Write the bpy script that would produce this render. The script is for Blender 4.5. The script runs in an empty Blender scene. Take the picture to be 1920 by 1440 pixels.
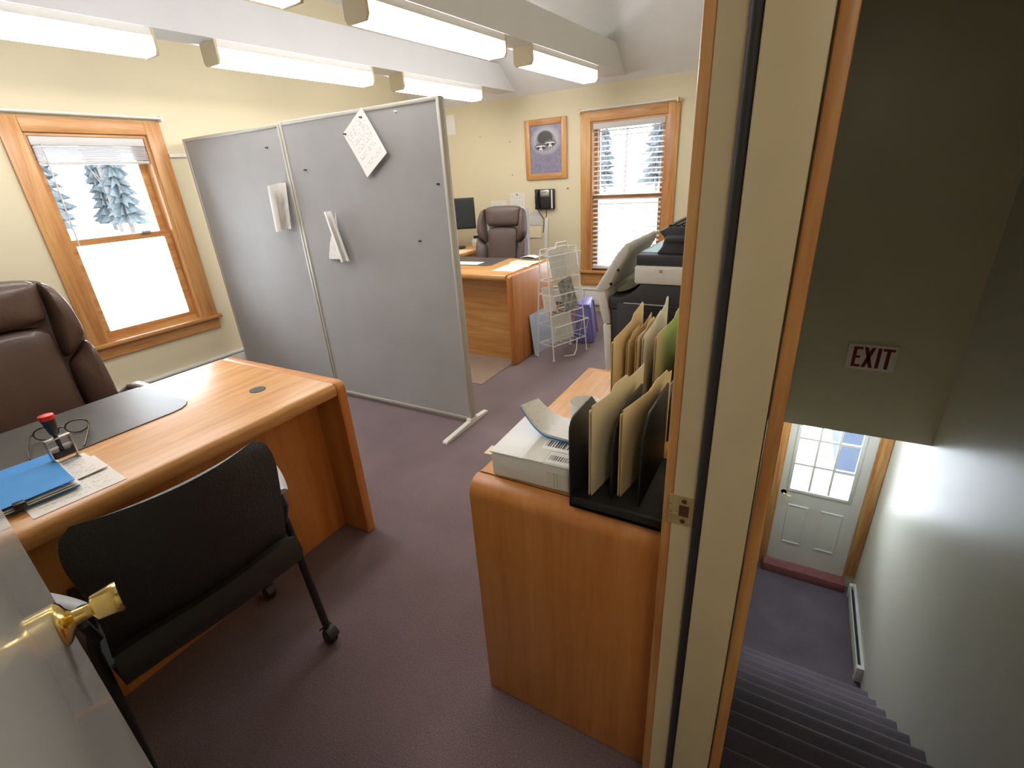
import bpy, bmesh, math, random
from mathutils import Vector, Matrix

random.seed(7)
S = bpy.context.scene
C = S.collection
PI = math.pi

# ------------------------------------------------------------------ camera
FPX, YAW, PITCH, ROLL = 905.1, -0.5399, -0.4079, -0.06376
H = 1.46
_cy, _sy, _cp, _sp = math.cos(YAW), math.sin(YAW), math.cos(PITCH), math.sin(PITCH)
_f = Vector((_sy * _cp, _cy * _cp, _sp)); _r = Vector((_cy, -_sy, 0)); _u = _r.cross(_f)
_r2 = _r * math.cos(ROLL) + _u * math.sin(ROLL)
_u2 = -_r * math.sin(ROLL) + _u * math.cos(ROLL)
cam = bpy.data.cameras.new('camera'); camo = bpy.data.objects.new('camera', cam); C.objects.link(camo)
camo.matrix_world = Matrix(((_r2.x, _u2.x, -_f.x, 0), (_r2.y, _u2.y, -_f.y, 0), (_r2.z, _u2.z, -_f.z, H), (0, 0, 0, 1)))
cam.sensor_fit = 'HORIZONTAL'; cam.sensor_width = 36; cam.lens = FPX / 1920 * 36
cam.clip_start = 0.02; cam.clip_end = 300
S.camera = camo

# ------------------------------------------------------------------ world and exposure
W = bpy.data.worlds.new('overcast'); S.world = W; W.use_nodes = True
bg = W.node_tree.nodes['Background']
bg.inputs[0].default_value = (0.86, 0.93, 1.0, 1); bg.inputs[1].default_value = 8.5
S.view_settings.view_transform = 'Standard'; S.view_settings.look = 'None'
S.view_settings.gamma = 1; S.view_settings.use_curve_mapping = False
S.view_settings.exposure = 0.78
LAMP = 12.5          # radiance of the fluorescent lenses

# ------------------------------------------------------------------ materials
def new_mat(name):
    m = bpy.data.materials.new(name); m.use_nodes = True
    nt = m.node_tree; p = nt.nodes['Principled BSDF']
    return m, nt, p
def rgba(c): return (c[0], c[1], c[2], 1)
def mat(name, col, rough=.5, metal=0, var=.08, scale=8, bump=0, bscale=200, coat=0, spec=.5, trans=0):
    m, nt, p = new_mat(name); N = nt.nodes; L = nt.links
    p.inputs['Roughness'].default_value = rough; p.inputs['Metallic'].default_value = metal
    p.inputs['Coat Weight'].default_value = coat; p.inputs['Specular IOR Level'].default_value = spec
    p.inputs['Transmission Weight'].default_value = trans
    tc = N.new('ShaderNodeTexCoord')
    if var > 0:
        n = N.new('ShaderNodeTexNoise'); n.inputs['Scale'].default_value = scale; n.inputs['Detail'].default_value = 4
        L.new(tc.outputs['Object'], n.inputs['Vector'])
        r = N.new('ShaderNodeValToRGB'); r.color_ramp.elements[0].position = .3; r.color_ramp.elements[1].position = .7
        r.color_ramp.elements[0].color = rgba([c * (1 - var) for c in col]); r.color_ramp.elements[1].color = rgba([min(1, c * (1 + var)) for c in col])
        L.new(n.outputs['Fac'], r.inputs['Fac']); L.new(r.outputs['Color'], p.inputs['Base Color'])
    else:
        p.inputs['Base Color'].default_value = rgba(col)
    if bump > 0:
        b = N.new('ShaderNodeTexNoise'); b.inputs['Scale'].default_value = bscale; b.inputs['Detail'].default_value = 3
        L.new(tc.outputs['Object'], b.inputs['Vector'])
        bn = N.new('ShaderNodeBump'); bn.inputs['Strength'].default_value = bump; bn.inputs['Distance'].default_value = .004
        L.new(b.outputs['Fac'], bn.inputs['Height']); L.new(bn.outputs['Normal'], p.inputs['Normal'])
    return m
def wood(name, base, dark, light, axis=1, rough=.38, scale=14, stretch=.07, coat=.15):
    m, nt, p = new_mat(name); N = nt.nodes; L = nt.links
    tc = N.new('ShaderNodeTexCoord'); mp = N.new('ShaderNodeMapping')
    sc = [1, 1, 1]; sc[axis] = stretch; mp.inputs['Scale'].default_value = sc
    L.new(tc.outputs['Object'], mp.inputs['Vector'])
    n = N.new('ShaderNodeTexNoise'); n.inputs['Scale'].default_value = scale; n.inputs['Detail'].default_value = 7; n.inputs['Distortion'].default_value = .7
    n.inputs['Roughness'].default_value = .6
    L.new(mp.outputs['Vector'], n.inputs['Vector'])
    n2 = N.new('ShaderNodeTexNoise'); n2.inputs['Scale'].default_value = scale * 9; n2.inputs['Detail'].default_value = 2
    L.new(mp.outputs['Vector'], n2.inputs['Vector'])
    mx = N.new('ShaderNodeMath'); mx.operation = 'MULTIPLY_ADD'; mx.inputs[1].default_value = .28; L.new(n2.outputs['Fac'], mx.inputs[0]); L.new(n.outputs['Fac'], mx.inputs[2])
    r = N.new('ShaderNodeValToRGB'); e = r.color_ramp.elements
    e[0].position = .40; e[0].color = rgba(dark); e[1].position = .86; e[1].color = rgba(light)
    k = e.new(.62); k.color = rgba(base)
    L.new(mx.outputs[0], r.inputs['Fac']); L.new(r.outputs['Color'], p.inputs['Base Color'])
    p.inputs['Roughness'].default_value = rough; p.inputs['Coat Weight'].default_value = coat; p.inputs['Coat Roughness'].default_value = .25
    return m
def carpet(name, c1, c2):
    m, nt, p = new_mat(name); N = nt.nodes; L = nt.links
    tc = N.new('ShaderNodeTexCoord')
    n = N.new('ShaderNodeTexNoise'); n.inputs['Scale'].default_value = 260; n.inputs['Detail'].default_value = 3
    n2 = N.new('ShaderNodeTexNoise'); n2.inputs['Scale'].default_value = 3; n2.inputs['Detail'].default_value = 3
    for q in (n, n2): L.new(tc.outputs['Object'], q.inputs['Vector'])
    mx = N.new('ShaderNodeMath'); mx.operation = 'MULTIPLY_ADD'; mx.inputs[1].default_value = .35; L.new(n2.outputs['Fac'], mx.inputs[0]); L.new(n.outputs['Fac'], mx.inputs[2])
    r = N.new('ShaderNodeValToRGB'); e = r.color_ramp.elements
    e[0].position = .45; e[0].color = rgba(c1); e[1].position = .9; e[1].color = rgba(c2)
    L.new(mx.outputs[0], r.inputs['Fac']); L.new(r.outputs['Color'], p.inputs['Base Color'])
    bn = N.new('ShaderNodeBump'); bn.inputs['Strength'].default_value = .5; bn.inputs['Distance'].default_value = .004
    L.new(n.outputs['Fac'], bn.inputs['Height']); L.new(bn.outputs['Normal'], p.inputs['Normal'])
    p.inputs['Roughness'].default_value = .85; p.inputs['Specular IOR Level'].default_value = .25
    p.inputs['Sheen Weight'].default_value = .25
    return m
def emit(name, col, s):
    m, nt, p = new_mat(name)
    p.inputs['Base Color'].default_value = rgba(col); p.inputs['Emission Color'].default_value = rgba(col); p.inputs['Emission Strength'].default_value = s
    return m
def glass(name, tint=(1, 1, 1), refl=.05):
    m = bpy.data.materials.new(name); m.use_nodes = True; nt = m.node_tree; nt.nodes.clear(); N = nt.nodes
    o = N.new('ShaderNodeOutputMaterial'); t = N.new('ShaderNodeBsdfTransparent'); t.inputs[0].default_value = rgba(tint)
    g = N.new('ShaderNodeBsdfGlossy'); g.inputs['Roughness'].default_value = .03
    mx = N.new('ShaderNodeMixShader'); fr = N.new('ShaderNodeFresnel'); fr.inputs['IOR'].default_value = 1.35
    nt.links.new(fr.outputs[0], mx.inputs[0]); nt.links.new(t.outputs[0], mx.inputs[1]); nt.links.new(g.outputs[0], mx.inputs[2]); nt.links.new(mx.outputs[0], o.inputs[0])
    return m
class NB:
    """small helper for maths on node sockets"""
    def __init__(s, nt): s.N = nt.nodes; s.L = nt.links
    def m(s, op, a, b=None, c=None):
        n = s.N.new('ShaderNodeMath'); n.operation = op
        for i, v in enumerate((a, b, c)):
            if v is None: continue
            if isinstance(v, (int, float)): n.inputs[i].default_value = v
            else: s.L.new(v, n.inputs[i])
        return n.outputs[0]
    def band(s, v, a, b): return s.m('MULTIPLY', s.m('GREATER_THAN', v, a), s.m('LESS_THAN', v, b))
    def ell(s, x, y, cx, cy, rx, ry, soft=6):
        dx = s.m('DIVIDE', s.m('SUBTRACT', x, cx), rx); dy = s.m('DIVIDE', s.m('SUBTRACT', y, cy), ry)
        d = s.m('SQRT', s.m('ADD', s.m('MULTIPLY', dx, dx), s.m('MULTIPLY', dy, dy)))
        q = s.N.new('ShaderNodeClamp'); s.L.new(s.m('MULTIPLY', s.m('SUBTRACT', 1, d), soft), q.inputs[0]); return q.outputs[0]
    def mix(s, f, a, b):
        n = s.N.new('ShaderNodeMix'); n.data_type = 'RGBA'
        if isinstance(f, (int, float)): n.inputs[0].default_value = f
        else: s.L.new(f, n.inputs[0])
        for i, v in ((6, a), (7, b)):
            if isinstance(v, tuple): n.inputs[i].default_value = rgba(v)
            else: s.L.new(v, n.inputs[i])
        return n.outputs[2]
def printed(name, paper=(.82, .8, .78), ink=(.22, .22, .25), lines=22, seed=0.0, x0=.1, x1=.9, y0=.08, y1=.92, axes=(0, 1), dens=.52):
    m, nt, p = new_mat(name); B = NB(nt); N = nt.nodes; L = nt.links
    tc = N.new('ShaderNodeTexCoord'); sp = N.new('ShaderNodeSeparateXYZ'); L.new(tc.outputs['Generated'], sp.inputs[0])
    x, y = sp.outputs[axes[0]], sp.outputs[axes[1]]
    ly = B.m('MULTIPLY', y, lines); row = B.m('FLOOR', ly); fr = B.m('FRACT', ly)
    cb = N.new('ShaderNodeCombineXYZ'); L.new(B.m('MULTIPLY', x, 26), cb.inputs[0]); L.new(B.m('MULTIPLY', row, 7.3), cb.inputs[1]); cb.inputs[2].default_value = seed
    ns = N.new('ShaderNodeTexNoise'); ns.inputs['Scale'].default_value = 1; ns.inputs['Detail'].default_value = 1; L.new(cb.outputs[0], ns.inputs['Vector'])
    cb2 = N.new('ShaderNodeCombineXYZ'); L.new(B.m('MULTIPLY', row, 3.1), cb2.inputs[0]); cb2.inputs[1].default_value = seed + 4
    n2 = N.new('ShaderNodeTexNoise'); n2.inputs['Scale'].default_value = 1; L.new(cb2.outputs[0], n2.inputs['Vector'])
    k = B.m('MULTIPLY', B.band(fr, .2, .62), B.m('GREATER_THAN', ns.outputs['Fac'], dens))
    k = B.m('MULTIPLY', k, B.m('MULTIPLY', B.band(x, x0, x1), B.band(y, y0, y1)))
    k = B.m('MULTIPLY', k, B.m('GREATER_THAN', n2.outputs['Fac'], .42))
    L.new(B.mix(B.m('MULTIPLY', k, .45), paper, ink), p.inputs['Base Color']); p.inputs['Roughness'].default_value = .7
    return m

M = {}
M['wall'] = mat('cream wall paint', (.70, .625, .44), .6, var=.02, scale=2, bump=.08, bscale=120)
M['stairwall'] = mat('semi gloss cream stair paint', (.70, .635, .475), .32, var=.03, scale=2, bump=.10, bscale=25)
M['stairwall_daylit'] = mat('semi gloss daylight tinted stair paint', (.68, .665, .60), .37, var=.03, scale=2, bump=.10, bscale=25)  # cool daylight on the cream wall is put into this colour
M['ceil'] = mat('white textured ceiling', (.74, .745, .76), .8, var=.03, scale=5, bump=.35, bscale=60)
M['beam'] = mat('white painted beam', (.73, .74, .76), .5, var=.02, scale=3)
M['carpet'] = carpet('plum brown carpet', (.092, .062, .064), (.225, .158, .162))
M['carpet2'] = carpet('purple stair carpet', (.075, .060, .075), (.20, .165, .205))
M['pine_z'] = wood('pine trim upright', (.56, .265, .085), (.36, .125, .035), (.68, .40, .155), 2)
M['pine_x'] = wood('pine trim across', (.56, .265, .085), (.36, .125, .035), (.68, .40, .155), 0)
M['pine_y'] = wood('pine trim along', (.56, .265, .085), (.36, .125, .035), (.68, .40, .155), 1)
M['oak_y'] = wood('honey oak along', (.60, .285, .085), (.45, .175, .045), (.70, .39, .15), 1, rough=.3, scale=18, coat=.3)
M['oak_x'] = wood('honey oak across', (.60, .285, .085), (.45, .175, .045), (.70, .39, .15), 0, rough=.3, scale=18, coat=.3)
M['oak_z'] = wood('honey oak upright', (.54, .205, .045), (.44, .145, .028), (.62, .27, .075), 2, rough=.42, scale=12, coat=.1)
M['groove'] = mat('dark wood groove', (.10, .03, .01), .7, var=0)
M['jamb'] = mat('cream jamb paint', (.62, .515, .325), .42, var=.03, scale=12)
M['black'] = mat('black plastic', (.012, .012, .013), .45, var=0)
M['softblack'] = mat('black rubber', (.02, .02, .022), .6, var=0)
M['charcoal'] = mat('charcoal copier plastic', (.035, .037, .043), .45, var=.03)
M['lightgrey'] = mat('light grey copier plastic', (.62, .60, .55), .45, var=.03)
M['white'] = mat('white enamel', (.78, .77, .74), .4, var=.02)
M['doorwhite'] = mat('glossy white door paint', (.66, .65, .60), .16, var=.02, scale=3, coat=.4)
M['doorsteel'] = mat('white steel door', (.72, .70, .64), .4, var=.01)
M['endcap'] = mat('beige end cap', (.60, .52, .34), .5, var=.02)
M['lens'] = emit('fluorescent lens', (1.0, .975, .94), LAMP)
M['brass'] = mat('polished brass', (.80, .58, .20), .16, 1, var=0)
M['dullbrass'] = mat('dull brass strike', (.62, .50, .26), .4, .7, var=.1, scale=60)
M['steel'] = mat('satin steel', (.55, .56, .58), .32, 1, var=0)
M['fabric'] = mat('grey partition fabric', (.37, .365, .36), .9, var=.05, scale=3, bump=.2, bscale=500, spec=.2)
M['alu'] = mat('beige partition frame', (.47, .455, .40), .45, .15, var=.02)
M['leather'] = mat('brown leather', (.085, .046, .032), .42, var=.12, scale=5, bump=.25, bscale=90, coat=.1)
M['leather2'] = mat('taupe brown leather', (.105, .074, .066), .45, var=.06, scale=5, bump=.2, bscale=90)
M['seam'] = mat('leather seam', (.02, .012, .01), .7, var=0)
M['glass'] = glass('window glass')
M['paper'] = mat('white paper', (.82, .80, .76), .7, var=.02)
M['cream'] = mat('cream envelope', (.80, .70, .48), .7, var=.03)
M['manila'] = mat('manila folder', (.78, .60, .34), .7, var=.04, scale=10)
M['blue'] = mat('blue folder', (.05, .30, .72), .45, var=.03)
M['green'] = mat('green folder', (.22, .60, .18), .55, var=.03)
M['red'] = mat('red stamp cap', (.75, .03, .02), .35, var=0)
M['exitred'] = mat('dark red sign ink', (.19, .004, .008), .5, var=0)
M['signface'] = mat('pinkish white sign plastic', (.86, .78, .73), .45, var=.02)
M['threshold'] = mat('red painted threshold', (.27, .095, .095), .55, var=.15, scale=20)
M['snow'] = mat('snow', (.85, .88, .92), .8, var=.05, scale=.4)
M['bark'] = mat('bark', (.10, .08, .07), .9, var=.2, scale=6)
M['needle'] = mat('dark conifer foliage', (.050, .062, .066), .9, var=.35, scale=3)
M['shed'] = mat('blue grey cladding', (.022, .033, .056), .8, var=.1, scale=2)
M['slat'] = mat('white blind slat', (.62, .605, .60), .45, var=0)
M['mat'] = mat('grey brown desk pad', (.085, .075, .068), .38, var=.10, scale=9)
M['tape'] = mat('clear packing tape', (.70, .68, .62), .15, var=.05, coat=.5)
M['metal_dark'] = mat('dark bronze wire', (.10, .075, .055), .35, .8, var=0)
M['violet'] = mat('violet plastic', (.20, .19, .52), .4, var=.05)
M['mesh'] = mat('perforated black back', (.014, .014, .015), .5, var=0, bump=.6, bscale=160)
M['greypad'] = mat('grey arm pad', (.42, .43, .44), .4, var=0)
M['screen'] = mat('dark screen', (.025, .03, .032), .3, var=0)
M['tanmat'] = mat('tan floor mat', (.30, .215, .165), .7, var=.06)
M['photo_grey'] = mat('newsprint grey', (.30, .29, .28), .7, var=.5, scale=30)
M['orange'] = mat('orange card', (.80, .40, .08), .6, var=0)
M['print_a'] = printed('printed notice', lines=20, seed=1.3)
M['print_b'] = printed('printed form', lines=26, seed=5.1, paper=(.80, .74, .68))
M['print_c'] = printed('printed letter', lines=18, seed=9.7, paper=(.80, .73, .68))
M['print_d'] = printed('printed sheet', lines=16, seed=3.2, paper=(.74, .71, .66), ink=(.3, .3, .3))
M['print_f'] = printed('booklet cover sheet', lines=12, seed=2.2, paper=(.84, .83, .81), ink=(.45, .45, .47), dens=.60)
M['print_e'] = printed('brochure sheet', lines=14, seed=7.7, paper=(.62, .61, .58), ink=(.35, .35, .35), dens=.4)
M['magazine'] = mat('glossy magazine pages', (.80, .80, .78), .25, var=.05, scale=20)

# ------------------------------------------------------------------ mesh helpers
MW = {}
def root_matrix(o): return MW.get(o.name, Matrix())
class MB:
    def __init__(s): s.v = []; s.f = []
    def add(s, vs, fs):
        b = len(s.v); s.v += [Vector(v) for v in vs]; s.f += [tuple(i + b for i in f) for f in fs]; return s
    def box(s, x0, x1, y0, y1, z0, z1):
        return s.add([(x0, y0, z0), (x1, y0, z0), (x1, y1, z0), (x0, y1, z0), (x0, y0, z1), (x1, y0, z1), (x1, y1, z1), (x0, y1, z1)],
                     [(0, 3, 2, 1), (4, 5, 6, 7), (0, 1, 5, 4), (1, 2, 6, 5), (2, 3, 7, 6), (3, 0, 4, 7)])
    def obox(s, m, sx, sy, sz):
        t = MB().box(-sx / 2, sx / 2, -sy / 2, sy / 2, -sz / 2, sz / 2)
        return s.add([m @ v for v in t.v], t.f)
    def prism(s, poly, a, b, axis='z', m=None):
        n = len(poly); vs = []
        for h in (a, b):
            for p, q in poly:
                v = {'z': (p, q, h), 'y': (p, h, q), 'x': (h, p, q)}[axis]
                vs.append(m @ Vector(v) if m else Vector(v))
        return s.add(vs, [tuple(range(n))[::-1], tuple(range(n, 2 * n))] + [(i, (i + 1) % n, n + (i + 1) % n, n + i) for i in range(n)])
    def tube(s, pts, r, n=8, closed=False):
        pts = [Vector(p) for p in pts]; k = len(pts); rs = r if isinstance(r, (list, tuple)) else [r] * k
        up = None; rings = []
        for i, p in enumerate(pts):
            if closed: t = (pts[(i + 1) % k] - pts[i - 1])
            else: t = pts[min(i + 1, k - 1)] - pts[max(i - 1, 0)]
            t.normalize()
            if up is None:
                up = Vector((0, 0, 1)) if abs(t.z) < .9 else Vector((1, 0, 0))
            a = t.cross(up); a.normalize(); up = a.cross(t); up.normalize()
            rings.append([p + (a * math.cos(2 * PI * j / n) + up * math.sin(2 * PI * j / n)) * rs[i] for j in range(n)])
        vs = [v for q in rings for v in q]; fs = []
        for i in range(k if closed else k - 1):
            for j in range(n):
                i2 = (i + 1) % k
                fs.append((i * n + j, i * n + (j + 1) % n, i2 * n + (j + 1) % n, i2 * n + j))
        if not closed: fs += [tuple(range(n))[::-1], tuple(range((k - 1) * n, k * n))]
        return s.add(vs, fs)
    def lathe(s, prof, m=None, n=20):
        m = m or Matrix(); vs = []; k = len(prof)
        for r, h in prof:
            for j in range(n): vs.append(m @ Vector((r * math.cos(2 * PI * j / n), r * math.sin(2 * PI * j / n), h)))
        fs = [(i * n + j, i * n + (j + 1) % n, (i + 1) * n + (j + 1) % n, (i + 1) * n + j) for i in range(k - 1) for j in range(n)]
        if prof[0][0] > 1e-6: fs.append(tuple(range(n))[::-1])
        if prof[-1][0] > 1e-6: fs.append(tuple(range((k - 1) * n, k * n)))
        return s.add(vs, fs)
    def sheet(s, fn, nu, nv, thick):
        """surface fn(u,v) given a real thickness"""
        P = [[Vector(fn(i / nu, j / nv)) for i in range(nu + 1)] for j in range(nv + 1)]
        top, bot = [], []
        for j in range(nv + 1):
            for i in range(nu + 1):
                du = P[j][min(i + 1, nu)] - P[j][max(i - 1, 0)]; dv = P[min(j + 1, nv)][i] - P[max(j - 1, 0)][i]
                nn = du.cross(dv); nn.normalize(); top.append(P[j][i] + nn * thick / 2); bot.append(P[j][i] - nn * thick / 2)
        w = nu + 1; o = len(top); fs = []
        for j in range(nv):
            for i in range(nu):
                a, b, c, d = j * w + i, j * w + i + 1, (j + 1) * w + i + 1, (j + 1) * w + i
                fs += [(a, b, c, d), (o + d, o + c, o + b, o + a)]
        edge = [(i, i + 1) for i in range(nu)] + [(nv * w + i + 1, nv * w + i) for i in range(nu)] + [((j + 1) * w, j * w) for j in range(nv)] + [(j * w + nu, (j + 1) * w + nu) for j in range(nv)]
        fs += [(b, a, o + a, o + b) for a, b in edge]
        return s.add(top + bot, fs)
    def puff(s, outline, depth, back=.01, fn=None, rings=6, pw=2.6, sub=3):
        """cushion: outline (2D) inflated to depth; fn maps (a, b, height)"""
        ol = []
        n0 = len(outline)
        for i in range(n0):
            a, b = Vector(outline[i]), Vector(outline[(i + 1) % n0])
            for k in range(sub): ol.append(a.lerp(b, k / sub))
        n = len(ol)
        for _ in range(2): ol = [(ol[i - 1] + ol[i] * 2 + ol[(i + 1) % n]) / 4 for i in range(n)]
        c = sum(ol, Vector((0, 0))) / n; vs = []
        fn = fn or (lambda a, b, h: (a, b, h))
        levels = [(1.0, -back)] + [(1 - t, depth * (1 - (1 - t) ** pw) ** (1 / pw)) for t in [((i / rings) ** 1.7) * .97 for i in range(rings + 1)]]
        for sc, h in levels:
            for p in ol:
                q = c + (p - c) * sc; vs.append(fn(q.x, q.y, h))
        vs.append(fn(c.x, c.y, depth)); k = len(levels); fs = []
        for i in range(k - 1):
            for j in range(n): fs.append((i * n + j, i * n + (j + 1) % n, (i + 1) * n + (j + 1) % n, (i + 1) * n + j))
        for j in range(n): fs.append(((k - 1) * n + j, (k - 1) * n + (j + 1) % n, k * n))
        fs.append(tuple(range(n))[::-1])
        return s.add(vs, fs)
    def build(s, name, material, parent=None, bevel=0, seg=2, smooth=True, local=False, kind=None):
        me = bpy.data.meshes.new(name)
        inv = Matrix() if (local or parent is None) else root_matrix(parent).inverted()
        me.from_pydata([inv @ v for v in s.v], [], s.f)
        bm = bmesh.new(); bm.from_mesh(me)
        bmesh.ops.recalc_face_normals(bm, faces=bm.faces)
        if bevel > 0:
            es = [e for e in bm.edges if len(e.link_faces) == 2 and e.calc_face_angle(0) > .6]
            bmesh.ops.bevel(bm, geom=es, offset=bevel, segments=seg, profile=.5, affect='EDGES', clamp_overlap=True)
        bm.to_mesh(me); bm.free()
        if smooth:
            for p in me.polygons: p.use_smooth = True
            me.set_sharp_from_angle(angle=.65)
        me.materials.append(M[material] if isinstance(material, str) else material)
        o = bpy.data.objects.new(name, me); C.objects.link(o)
        if parent is not None:
            o.parent = parent; MW[o.name] = root_matrix(parent)
        if kind: o['kind'] = kind
        return o
def tag(o, label, cat, group=None, kind=None):
    o['label'] = label; o['category'] = cat
    if group: o['group'] = group
    if kind: o['kind'] = kind
    return o
def thing(name, label, cat, loc=(0, 0, 0), rotz=0, group=None, kind=None):
    o = bpy.data.objects.new(name, None); C.objects.link(o); o.empty_display_size = .1
    o.location = loc; o.rotation_euler = (0, 0, rotz)
    MW[o.name] = Matrix.Translation(Vector(loc)) @ Matrix.Rotation(rotz, 4, 'Z')
    return tag(o, label, cat, group, kind)
def B(*a): return MB().box(*a)
def frame(origin, xax, yax):
    x = Vector(xax).normalized(); y = Vector(yax); y = (y - x * y.dot(x)).normalized(); z = x.cross(y)
    return Matrix(((x.x, y.x, z.x, origin[0]), (x.y, y.y, z.y, origin[1]), (x.z, y.z, z.z, origin[2]), (0, 0, 0, 1)))
def rrect(x0, x1, y0, y1, r, n=4):
    out = []
    for cx, cy, a in ((x1 - r, y1 - r, 0), (x0 + r, y1 - r, 90), (x0 + r, y0 + r, 180), (x1 - r, y0 + r, 270)):
        for i in range(n + 1):
            t = math.radians(a + 90 * i / n); out.append((cx + r * math.cos(t), cy + r * math.sin(t)))
    return out
def placed(name, material, mb, loc, mtx):
    """one-mesh thing with its own local axes"""
    o = mb.build(name, material, None, local=True); o.matrix_world = Matrix.Translation(Vector(loc)) @ mtx if mtx else Matrix.Translation(Vector(loc))
    MW[o.name] = o.matrix_world.copy()
    return o

# ================================================================== STRUCTURE
XA, YB = -4.05, 5.05          # window wall and far wall
XD0, XD1 = -.124, .0          # dividing wall, office face and stair face
XS = 1.28                     # stairwell right wall
ZL = -3.755                   # lower floor
YN = -2.5                     # office near wall
ZC = 3.0
W1 = (1.36, 2.03, .56, 1.86)  # left window opening  (y0,y1,z0,z1)
W2 = (-1.937, -1.195, .45, 1.89)  # far window opening (x0,x1,z0,z1)

tag(B(XA, -.06, YN, YB, -.12, 0).build('floor', 'carpet', smooth=False), 'plum brown office carpet floor', 'floor', kind='structure')
tag(B(-.06, XS, -1.3, .37, -.12, 0).build('floor_landing', 'carpet2', smooth=False), 'carpeted stair landing outside the office door', 'floor', kind='structure')
tag(B(XD1, XS, -1.0, 6.3, ZL - .1, ZL).build('floor_lower', 'carpet2', smooth=False), 'purple carpet at the foot of the stairs', 'floor', kind='structure')

m = MB(); y0, y1, z0, z1 = W1
m.box(XA - .15, XA, YN - .15, y0, -.12, ZC + .1); m.box(XA - .15, XA, y1, YB + .15, -.12, ZC + .1)
m.box(XA - .15, XA, y0, y1, -.12, z0); m.box(XA - .15, XA, y0, y1, z1, ZC + .1)
tag(m.build('wall_left', 'wall', smooth=False), 'cream wall behind the near desk with a double hung window', 'wall', kind='structure')
m = MB(); x0, x1, z0, z1 = W2
m.box(XA, x0, YB, YB + .15, -.12, 2.32); m.box(x1, XD0, YB, YB + .15, -.12, 2.32)
m.box(x0, x1, YB, YB + .15, -.12, z0); m.box(x0, x1, YB, YB + .15, z1, 2.32)
tag(m.build('wall_back', 'wall', smooth=False), 'cream far wall with framed picture and slatted window', 'wall', kind='structure')
m = MB()
m.box(XD0, XD1, .753, 6.3, ZL - .1, ZC + .1); m.box(XD0, XD1, -.135, .753, 2.05, ZC + .1); m.box(XD0, XD1, YN - .15, -.135, ZL - .1, ZC + .1)
m.box(XD0, XD1, -.135, .753, ZL - .1, -.12)
tag(m.build('wall_center', 'wall', smooth=False), 'wall between office and stairwell', 'wall', kind='structure')
tag(B(XA, XD0, YN - .15, YN, -.12, ZC + .1).build('wall_front', 'wall', smooth=False), 'office wall behind the open door', 'wall', kind='structure')
m = MB()
m.prism([(5.0 + .1, 2.235 - .08), (5.2, 2.235 - .08), (5.2, 2.4), (4.04 + .1, ZC + .15), (YN - .15, ZC + .15), (YN - .15, ZC), (4.04, ZC)], XA - .1, XD0 + .02, 'x')
tag(m.build('ceiling', 'ceil', smooth=False), 'white textured sloping office ceiling', 'ceiling', kind='structure')

tag(B(XS, XS + .12, -1.4, 6.3, ZL - .1, 2.7).build('wall_right', 'stairwall_daylit', smooth=False), 'tall semi gloss stairwell wall', 'wall', kind='structure')
tag(B(XD1, XS, 4.91, 5.05, -.92, 2.7).build('wall_header', 'stairwall', smooth=False), 'dropped wall over the stairs carrying the exit sign', 'wall', kind='structure')
tag(B(XD1, XS, 5.05, 6.164, -.92, -.80).build('ceiling_lower', 'ceil', smooth=False), 'low ceiling over the stair foot', 'ceiling', kind='structure')
tag(B(XD1, XS, -1.3, 4.91, 2.6, 2.7).build('ceiling_hall', 'ceil', smooth=False), 'ceiling above the stairwell', 'ceiling', kind='structure')
tag(B(XD1 - .05, XS, -1.4, -1.3, -.12, 2.7).build('wall_hall_rear', 'stairwall', smooth=False), 'hall wall at the stair top', 'wall', kind='structure')
tag(B(XD1, XS, .2, .32, ZL, -.12).build('wall_under_landing', 'stairwall', smooth=False), 'wall under the stair landing', 'wall', kind='structure')
DX0, DX1, DZ0, DZ1 = .245, 1.165, ZL + .13, -1.17
m = MB(); m.box(XD1, DX0, 6.164, 6.3, ZL, -.8); m.box(DX1, XS, 6.164, 6.3, ZL, -.8); m.box(DX0, DX1, 6.164, 6.3, DZ1, -.8); m.box(DX0, DX1, 6.2, 6.3, ZL, DZ0)
tag(m.build('wall_entry', 'stairwall', smooth=False), 'wall around the outside door at the stair foot', 'wall', kind='structure')

# beams (tie beams run to the far wall, dying into the slope)
def beam(name, x_at5, label, w=.2):
    def X(y): return x_at5 + .06 * (y - 5)
    prof = [(YN, 2.235), (5.0, 2.235), (4.745, 2.445), (YN, 2.445)]
    n = 4; vs = []
    for off in (0, -w):
        for y, z in prof: vs.append((X(y) + off, y, z))
    mb = MB().add(vs, [(0, 1, 2, 3), (7, 6, 5, 4)] + [(i, 4 + i, 4 + (i + 1) % 4, (i + 1) % 4) for i in range(4)])
    tag(mb.build(name, 'beam', smooth=False), label, 'beam', kind='structure')
beam('trim_beam', -2.74, 'white ceiling beam on the window wall side')
beam('trim_beam', -1.585, 'white ceiling beam on the stair wall side')

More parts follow.
